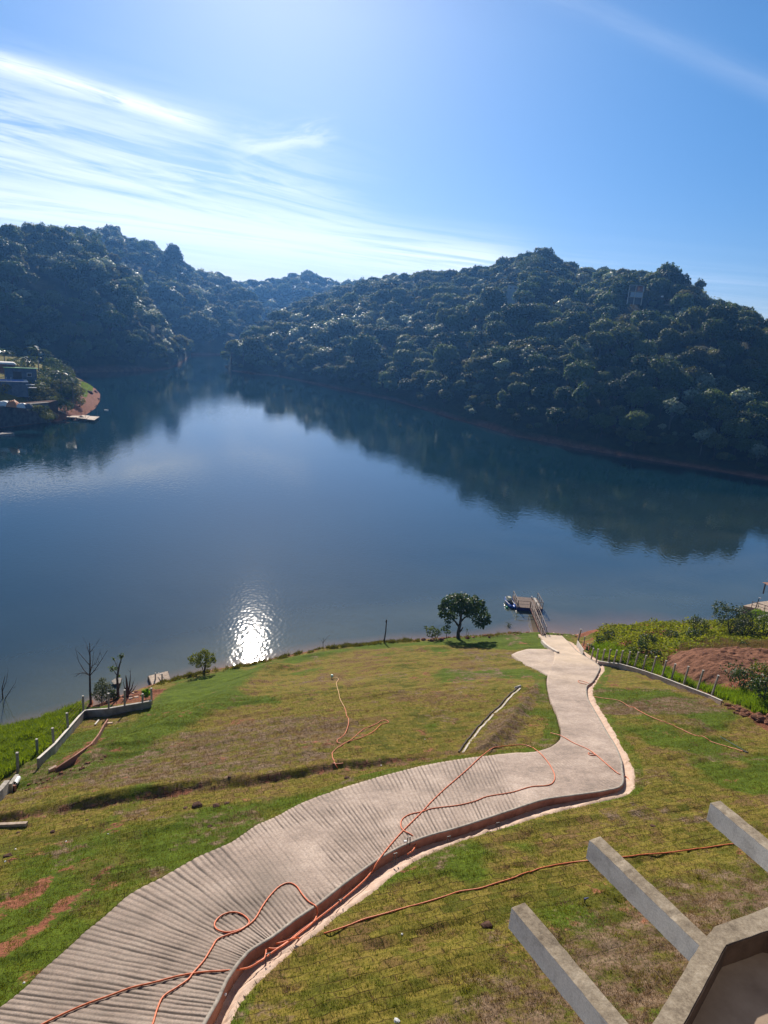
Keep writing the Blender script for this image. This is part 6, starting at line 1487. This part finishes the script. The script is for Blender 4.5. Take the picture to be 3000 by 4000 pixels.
# ------------------------------------------------------------------ concrete beams and balcony parapet below the camera
def beams():
    h = 5.0; z0 = CAMH - h
    def pp(px, py, z=z0): return plane([(px, py)], z)[0]
    T2a, T2b = pp(2301, 3280), pp(2347, 3259); B2a, B2b = pp(2732, 3693), pp(2757, 3648)
    d = ((B2a + B2b) / 2 - (T2a + T2b) / 2); d /= np.linalg.norm(d); w = np.cross(d, [0, 0, 1]); w /= np.linalg.norm(w)
    wd = .155; tops = [((1997, 3545), (2392, 4000), 'lowest concrete beam, nearest the bottom of the picture'), ((2301, 3280), (2732, 3693), 'middle concrete beam ending at the corner of the parapet'), ((2774, 3136), (3000, 3344), 'upper right concrete beam cut off by the picture edge')]
    for (tp, bp, lab) in tops:
        a = pp(*tp); e = pp(*bp); dd = e - a; dd /= np.linalg.norm(dd)
        dd = dd * .5 + d * .5; dd /= np.linalg.norm(dd); ww = np.cross(dd, [0, 0, 1]); ww /= np.linalg.norm(ww)
        if np.dot(ww, w) < 0: ww = -ww
        s = 1 if np.dot((T2b - T2a), ww) > 0 else -1; L = 1.95 if tp[0] < 2000 else (1.42 if tp[0] < 2400 else 1.62)
        n = 24; R = []; rr = np.random.default_rng(int(tp[0]))
        for k in range(n + 1):
            c = a + dd * (L * k / n); j = rr.normal(size=4) * .0022
            R.append([c + [0, 0, -.23 + j[3]], c + ww * s * (wd + j[0]) + [0, 0, -.23], c + ww * s * (wd + j[1]) + [0, 0, j[3]], c + [0, 0, j[2]]])
        b = MB(); b.rings(R); o = b.build('concrete_beam', M['beam'], bevel=.006); tag(o, lab, 'beam', None)
def m_beam():
    ma, t, b = new_mat('stained_concrete'); P = geo(t)
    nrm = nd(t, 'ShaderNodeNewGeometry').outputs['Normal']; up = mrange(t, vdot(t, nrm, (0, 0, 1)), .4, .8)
    n1 = noise(t, 2.5, P, 8, .7, .3); n2 = noise(t, 14, P, 8, .75); n3 = noise(t, 60, P, 4, .7)
    side = ramp(t, mth(t, 'ADD', mth(t, 'MULTIPLY', n1, .7), mth(t, 'MULTIPLY', n2, .3)), [(.32, (.42, .40, .37)), (.5, (.70, .68, .64)), (.7, (.82, .80, .76))])  # side faces coloured paler and warmer to offset their blue shade
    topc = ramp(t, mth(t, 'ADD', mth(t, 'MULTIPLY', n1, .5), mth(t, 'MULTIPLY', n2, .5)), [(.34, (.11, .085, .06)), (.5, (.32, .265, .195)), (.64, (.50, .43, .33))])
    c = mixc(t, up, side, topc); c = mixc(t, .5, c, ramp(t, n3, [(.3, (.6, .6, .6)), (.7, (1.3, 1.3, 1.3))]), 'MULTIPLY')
    t.links.new(c, b.inputs['Base Color']); setp(b, Roughness=.9, Specular_IOR_Level=.2)
    t.links.new(bump(t, n3, .5, .003, bump(t, n2, .6, .008)), b.inputs['Normal']); return ma
M['beam'] = m_beam()
beams()
def inset(B):
    d = np.gradient(B[:, :2], axis=0); d /= np.linalg.norm(d, axis=1)[:, None]; return np.c_[d[:, 1], -d[:, 0], np.zeros(len(B))] * .012
M['innerwall'] = simple('shade_tinted_render', (.05, .035, .028), (.13, .09, .07), 3, .9, .4, .01, .2)  # brown plaster darkened in its colour to stand in for shade
def parapet():
    h = 5.0; z0 = CAMH - h + .004; pp = lambda x, y: plane([(x, y)], z0)[0]
    out = [pp(2200, 4600), pp(2549, 4000), pp(2732, 3693), pp(2790, 3621), pp(3000, 3543)]; out.append(out[-1] + (out[-1] - out[-2]) * 2.5 + [0.3, -.5, 0])
    inn = [pp(2330, 4600), pp(2669, 4000), pp(2835, 3690), pp(2835, 3690) + (pp(3000, 3633) - pp(2835, 3690)) * .02, pp(3000, 3633)]; inn.append(inn[-1] + (inn[-1] - inn[2]) * 1.8 + [0.3, -.5, 0])
    def fine(P):
        Q = []
        for a, c in zip(P[:-1], P[1:]): Q += [a + (c - a) * k / 10 for k in range(10)]
        return np.array(Q + [P[-1]])
    rr = np.random.default_rng(3); A = fine(out); B = fine(inn); A[:, :2] += rr.normal(size=(len(A), 2)) * .002; B[:, :2] += rr.normal(size=(len(B), 2)) * .0012
    t = empty('balcony', (0, 0, CAMH - h), 0, 'stained concrete balcony parapet with a cut corner at the lower right', 'balcony'); O = np.array([0, 0, CAMH - h])
    b = MB(); R = []
    for a, c in zip(A, B): R.append([a - O - [0, 0, 1.5], c - O - [0, 0, 1.5], c - O, a - O])
    b.rings(R); b.build('parapet', M['beam'], t)
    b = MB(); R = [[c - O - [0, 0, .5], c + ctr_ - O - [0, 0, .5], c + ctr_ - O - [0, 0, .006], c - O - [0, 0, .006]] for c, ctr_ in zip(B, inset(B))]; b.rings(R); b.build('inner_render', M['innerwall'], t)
    zf = z0 - .24; fl = [np.r_[c[:2], zf] for c in B]; far = [np.array([9, 1.0, zf]), np.array([9, -3, zf]), np.array([0.2, -3, zf])]
    P = fl + far; b = MB(); b.hexa([p - O - [0, 0, .3] for p in P][::-1], [p - O for p in P][::-1]); b.build('floor', M['floor'], t)
    # the building below
    b = MB(); Q = [np.r_[a[:2] * .985, 0] for a in A[::10]] + [np.array([9.2, 1.2, 0]), np.array([9.2, -3.2, 0]), np.array([0., -3.2, 0])]
    u_ = MB(); u_.box((5, -4.6, 40), (16, 4, 13)); u_.box((9.4, 0.2, 40), (4.4, 5.6, 13)); tag(u_.build('sky_block_house', M['wall_conc']), 'unseen house mass added behind the camera to block sky light', 'house')  # unseen storey and wing added to keep sky light off the balcony
    b.hexa([(p[0], p[1], 14.) for p in Q][::-1], [(p[0], p[1], zf - .31) for p in Q][::-1]); o = b.build('house_wall', M['wall_conc']); tag(o, 'wall of the house carrying the balcony at the lower right', 'wall')
parapet()

# ------------------------------------------------------------------ right lot: mound, shrubs, deck, lamp
def right_lot():
    r = np.random.default_rng(5)
    S = [(2700, 2790 - 330, .9, 'x')]
    def rb(px, py, R, H, mat, lab, seed, per=420, ls=.2, name='lot_bush'):
        p = rayhit([(px, py)], gz, 0)[0]; bush(name, p, rl(np.random.default_rng(seed), R, H, 8), per, ls, mat, lab, 'bush', seed)
    rb(2520, 2530, 1.2, 1.7, 'tree_leaf', 'dark round bush at the near edge of the yellow green creepers', 501)
    rb(2505, 2545, .8, 1.2, 'tree_leaf', 'small dark bush left below the round one', 502)
    rb(2725, 2490, 1.3, 2.6, 'tree_leaf', 'tall dark bush in the middle of the creeper slope', 503)
    rb(2700, 2500, .9, 1.4, 'needle', 'grey green bush left of the tall dark one', 504)
    rb(2850, 2470, 2.6, 3.6, 'needle', 'large feathery grey green bush towards the lakeside deck', 505, 360, .22)
    rb(2905, 2490, 1.6, 2.2, 'needle', 'second feathery bush right of the large one', 506, 360, .22)
    rb(2985, 2490, 1.8, 3.4, 'tree_leaf', 'big leafy bush at the right edge above the dry slope', 507)
    rb(2960, 2440, 1.4, 2.2, 'lush', 'bright green bush below the lakeside deck', 508)
    rb(2375, 2500, .9, 1.2, 'needle', 'brownish bush on the red bank near the end post', 509)
    rb(2340, 2520, .7, 1.2, 'tree_leaf', 'dark shrub behind the first fence posts', 510)
    rb(2300, 2545, .6, .9, 'tree_leaf', 'dark small shrub under the thin post', 511)
    rb(2620, 2500, 1., 1.3, 'needle', 'dull bush on the creeper slope left of the tall one', 512)
    rb(2980, 2740, 1.3, 2.2, 'tree_leaf', 'dark glossy bush at the right edge behind the fence', 513)
    rb(2900, 2690, 1.5, 2.0, 'needle', 'dull scrub bush behind the last fence post', 514, 340, .2)
    rb(2850, 2660, 1.2, 1.8, 'needle', 'thin scrub bush under the red mound', 515, 130, .2)
    rb(2960, 2660, 1.4, 1.8, 'shrub_leaf', 'mid green scrub at the right edge under the red mound', 516, 340, .2)
    rb(2560, 2570, .8, 1.0, 'needle', 'scrubby bush at the left foot of the red mound', 517)
    rb(2470, 2560, .8, .9, 'shrub_leaf', 'leafy bush behind the middle of the fence', 518)
    rb(2905, 2525, .5, .6, 'tree_leaf', 'small dark tuft on the dry slope', 519)
    bare_tree('scrub_twigs', (2935, 2600), [[(2935, 2640, .03), (2938, 2600, .02), (2930, 2570, .01)], [(2936, 2620, .02), (2950, 2590, .01)]], 'bare scrub twigs on the red mound', 'twig', seed=12, twigs=3)
    # red mound
    px = [(2560, 2600), (2600, 2560), (2660, 2545), (2700, 2555), (2800, 2545), (2900, 2540), (3050, 2545), (3150, 2600), (3080, 2650), (2960, 2640), (2860, 2670), (2780, 2690), (2700, 2665), (2640, 2645)]
    P = rayhit(px, gz, 0)[:, :2]; x0, y0 = P.min(0); x1, y1 = P.max(0); xs = np.arange(x0, x1, .12); ys = np.arange(y0, y1, .12); X, Y = np.meshgrid(xs, ys); s = sdf(X, Y, P)
    Z = gz(X, Y) + .85 * sst(-.1, 2.3, s) + .6 * (fbm(X / 1.2, Y / 1.2, 3) - .5) * sst(0, .6, s) + .32 * (fbm(X / .4, Y / .4, 8, 3) - .5) * sst(0, .4, s) - .12
    i = np.arange(X.size).reshape(X.shape); Fq = np.c_[i[:-1, :-1].ravel(), i[:-1, 1:].ravel(), i[1:, 1:].ravel(), i[1:, :-1].ravel()]; k = (s > -.25).ravel(); Fq = Fq[k[Fq].all(1)]
    o = mesh_np('earth_mound', np.c_[X.ravel(), Y.ravel(), Z.ravel()], Fq, M['reddirt'], smooth=True); tag(o, 'bare red earth mound behind the right fence', 'mound')
    # lakeside deck with rail and lamp
    z = 2.4; q = [plane([p], z)[0] for p in ((2903, 2366), (2950, 2375), (3080, 2420), (3200, 2400), (3150, 2330), (2960, 2352))]; O = np.array([q[0][0], q[0][1], 0])
    t = empty('lakeside_deck', O, 0, 'concrete deck with a wooden handrail jutting over the lake at the right edge', 'deck')
    b = MB(); b.hexa([(p[0] - O[0], p[1] - O[1], z - .35) for p in q], [(p[0] - O[0], p[1] - O[1], z) for p in q]); b.build('slab', M['wood_pale'], t)
    b = MB(); qq = q[:3]
    b.hexa([(p[0] - O[0], p[1] - O[1], -.5) for p in (q[0], q[1], q[2], q[2] + [0, .6, 0], q[1] + [0, .5, 0], q[0] + [.3, .3, 0])], [(p[0] - O[0], p[1] - O[1], z - .353) for p in (q[0], q[1], q[2], q[2] + [0, .6, 0], q[1] + [0, .5, 0], q[0] + [.3, .3, 0])]); b.build('wall', M['wall_conc'], t)
    a = plane([(2935, 2372)], z)[0] - O; c = plane([(3060, 2412)], z)[0] - O; b = MB(); a, c = Vector(a), Vector(c); hh = Vector((0, 0, .95)); a.z = c.z = z
    b.bar(a + hh, c + hh, .1, .07); b.bar(a + hh * .5, c + hh * .5, .07, .05)
    for k in range(6): p = a.lerp(c, k / 5); b.bar(p, p + hh, .07)
    b.build('railing', M['rail'], t)
    p = plane([(2952, 2375)], z)[0]; t = empty('deck_lamp', (p[0], p[1], z), 0, 'dark lamp post leaning over the lakeside deck', 'lamp post'); T = at(2966, 2336, p[1]) - np.array([p[0], p[1], z])
    b = MB(); b.tube([(0, 0, 0), T], [.08, .06], 8); b.build('pole', M['black'], t); b = MB(); b.bar(T + [-.06, 0, .05], T + [.28, 0, -.02], .16, .09); b.build('lamp_head', M['white'], t)
    p = plane([(2990, 2330)], z)[0]; t = empty('deck_shelter', (p[0] + 2.2, p[1], z), .2, 'brown tiled shelter roof poking in at the right edge over the lake', 'shelter')
    b = MB(); b.hexa([(-2., -1.8, 1.85), (3, -1.8, 1.85), (3, 2, 1.85), (-2., 2, 1.85)], [(0, 0, 2.6), (1.2, 0, 2.6), (1.2, .2, 2.6), (0, .2, 2.6)]); b.build('roof', M['roof_tile'], t)
    for x in (-1.6, 2.6):
        for y in (-1.5, 1.7): b = MB(); b.box((x, y, .92), (.15, .15, 1.86)); b.build('post', M['wood_grey'], t)
    bare_tree('bare_shrub', (2890, 2400), [[(2890, 2412, .04), (2888, 2380, .03), (2884, 2350, .01)], [(2889, 2390, .03), (2900, 2365, .015), (2905, 2345, .01)], [(2889, 2395, .02), (2876, 2375, .01)], [(2895, 2410, .03), (2902, 2380, .02), (2896, 2352, .01)]], 'leafless brown shrub left of the lakeside deck', 'bush', seed=13, twigs=6)
right_lot()

# ------------------------------------------------------------------ ground cover
def blades(P, H, n, wid, lean, seed, name, mat, label, parent=None):
    """n blades at every point, each a bent two-segment strip"""
    r = np.random.default_rng(seed); m_ = len(P); B = np.repeat(P, n, 0) + np.c_[r.normal(size=(m_ * n, 2)) * .05, np.zeros(m_ * n)]; h = np.repeat(H, n) * r.uniform(.5, 1.15, m_ * n)
    a = r.uniform(0, 6.283, m_ * n); d = np.c_[np.cos(a), np.sin(a), np.zeros(m_ * n)]; l = r.uniform(.1, 1., m_ * n)[:, None] * lean * h[:, None]
    s = np.c_[-np.sin(a), np.cos(a), np.zeros(m_ * n)] * (wid * r.uniform(.6, 1.3, m_ * n))[:, None]; up = np.array([0, 0, 1.])
    p1 = B + up * (h * .6)[:, None] + d * l * .35; p2 = B + up * (h * .9)[:, None] + d * l
    V = np.stack([B - s - up * .03, B + s - up * .03, p1 + s * .8, p1 - s * .8, p2 + s * .12, p2 - s * .12], 1).reshape(-1, 3)
    i = np.arange(m_ * n) * 6; Fq = np.vstack([np.c_[i, i + 1, i + 2, i + 3], np.c_[i + 3, i + 2, i + 4, i + 5]])
    return tag(mesh_np(name, V, Fq, M[mat], parent), label, None, None, 'stuff')
def rand_in(poly, n, seed):
    r = np.random.default_rng(seed); a, c = poly.min(0), poly.max(0); x = r.uniform(a[0], c[0], n); y = r.uniform(a[1], c[1], n); k = inpoly(x, y, poly); return x[k], y[k]
def cover():
    # tall grass of the left neighbour
    poly = np.vstack([hit([(-260, 3200), (-60, 3090), (0, 3050), (70, 3010), (140, 2962), (205, 2908), (262, 2845), (318, 2782)])[:, :2], plane([(313, 2770), (241, 2775), (120, 2808), (0, 2838), (-300, 2930)], .6)[:, :2]])
    x, y = rand_in(poly, 30000, 1); z = gz(x, y); h = .15 + 1.0 * fbm(x / 1.3, y / 1.3, 4, 3) ** 1.3
    blades(np.c_[x, y, z], h, 6, .026, .8, 2, 'tall_grass', 'lush', 'tall bright green grass beyond the left boundary wall')
    # creepers and weeds of the right lot
    poly = np.vstack([rayhit([(2345, 2580), (2420, 2590), (2520, 2620), (2590, 2600), (2640, 2540), (2750, 2535), (2900, 2520), (3000, 2510), (3100, 2500)], gz, 0)[:, :2], plane([(3150, 2420), (2904, 2407), (2723, 2426), (2542, 2428), (2380, 2440), (2345, 2465), (2310, 2500)], 2.)[:, :2]])
    x, y = rand_in(poly, 52000, 3); n = fbm(x / 1.3, y / 1.3, 6); z = gz(x, y) + .0 + 1.25 * n ** 1.5 * rng.uniform(.2, 1, len(x)); far = y > np.interp(x, [25, 60], [90, 92])
    N = np.c_[rng.normal(size=(len(x), 2)) * .6, np.full(len(x), 1.)]; V, Fq = leaves(np.c_[x, y, z], N, .28, 1.3, 8)
    tag(mesh_np('creeper_cover', V, Fq, M['creeper'], None), 'yellow green creepers carpeting the slope beyond the right fence', None, None, 'stuff')
    dry = np.array(rayhit([(2640, 2535), (2760, 2500), (2900, 2505), (3060, 2505), (3100, 2560), (2900, 2560), (2760, 2555), (2660, 2560)], gz, 0)[:, :2]); x, y = rand_in(dry, 4500, 4)
    blades(np.c_[x, y, gz(x, y) + .1], np.full(len(x), .45), 5, .016, .8, 5, 'dry_weeds', 'drygrass', 'dry straw coloured weeds above the red mound')
    strip = np.array(rayhit([(2300, 2545), (2330, 2520), (2480, 2560), (2560, 2590), (2700, 2670), (2800, 2690), (2900, 2700), (3050, 2740), (3100, 2800), (2950, 2790), (2830, 2735), (2720, 2690), (2620, 2652), (2520, 2615), (2400, 2588), (2330, 2578)], gz, 0)[:, :2]); x, y = rand_in(strip, 12000, 6)
    blades(np.c_[x, y, gz(x, y)], .35 + .5 * fbm(x, y, 5), 6, .016, .7, 7, 'fence_grass', 'lush', 'bright green grass along the outer side of the right fence')
    # weeds on the lake bank
    s = np.random.default_rng(8); n = 9000; x = s.uniform(-23, 20, n); y = shore(x) + .25 - 1.9 * s.uniform(0, 1, n) ** 1.3 ; k = (fbm(x / .8, y / .8, 9) > .50 + .12 * s.uniform(-1, 1, n)) & (x < 6) | ((x > 11) & (s.uniform(size=n) < .12)); x, y = x[k], y[k]
    blades(np.c_[x, y, gz(x, y)], .05 + .6 * fbm(x / .6, y / .6, 3) ** 1.6, 6, .02, 1.1, 9, 'bank_grass', 'turfblade', 'fringe of bright green weeds along the lake bank')
    # blades on the lawn: short, in tufts, denser near the camera
    n = 230000; v = s.uniform(0, 1, n) ** 1.0; yy = 6 + 52 * v; xx = s.uniform(-.62, .62, n) * (yy + 8); lush = None
    k = (np.maximum(sdf(xx, yy, ROADPOLY), sdf(xx, yy, GUTPOLY)) < -.08) & (yy < shore(xx) - 1); xx, yy = xx[k], yy[k]
    vv = np.geomspace(5., 145., 950) - 8.; j = np.clip(np.interp(yy, vv, np.arange(950)), 0, 949).astype(int); i = np.clip((xx / (yy + 22.) + 1.05) / 2.1 * 899, 0, 899).astype(int)
    A = GAT[j, i]; q = fbm(xx / .9, yy / .9, 19)
    dry = (A[:, 1] + (q - .5) * 1.6) > .52; dirt = A[:, 2] + (q - .5) > .5
    ok = ~dirt & (s.uniform(size=len(xx)) < (.35 + q)); g = ok & ~dry; P = np.c_[xx, yy, gz(xx, yy)]
    blades(P[g], (.035 + .05 * q[g]) * (1 + .5 * (A[g, 0] > .5)), 3, .008, 1.2, 11, 'lawn_grass', 'turfblade', 'short green grass blades of the laid lawn')
    g = ok & dry; blades(P[g], .04 + .07 * q[g], 4, .007, 1.3, 12, 'dry_grass', 'drygrass', 'short dead straw coloured grass')
    poly = AREAS['dry_right']; x, y = rand_in(poly, 9000, 13); k = fbm(x / 1.0, y / 1.0, 23) > .6; x, y = x[k], y[k]
    blades(np.c_[x, y, gz(x, y)], .09 + .13 * fbm(x / .4, y / .4, 2), 6, .007, 1., 14, 'weed_tufts', 'turfblade', 'dark green weed tufts in the dead grass')
    P = PENG; blades(P, np.full(len(P), .35), 3, .05, .8, 15, 'point_grass', 'lush', 'bright green lawn patch on the point')
cover()

# ------------------------------------------------------------------ haze
def haze():
    b = MB(); b.box((0, 550, 74), (2500, 1900, 156)); ma = D.materials.new('haze'); ma.use_nodes = True; t = ma.node_tree; t.nodes.clear()
    v = nd(t, 'ShaderNodeVolumePrincipled'); v.inputs['Color'].default_value = (.15, .42, 1., 1); v.inputs['Density'].default_value = .00016; v.inputs['Anisotropy'].default_value = .55
    t.links.new(v.outputs[0], nd(t, 'ShaderNodeOutputMaterial').inputs['Volume'])
    o = b.build('haze', ma); tag(o, 'thin blue haze over the lake', None, None, 'stuff')
haze()
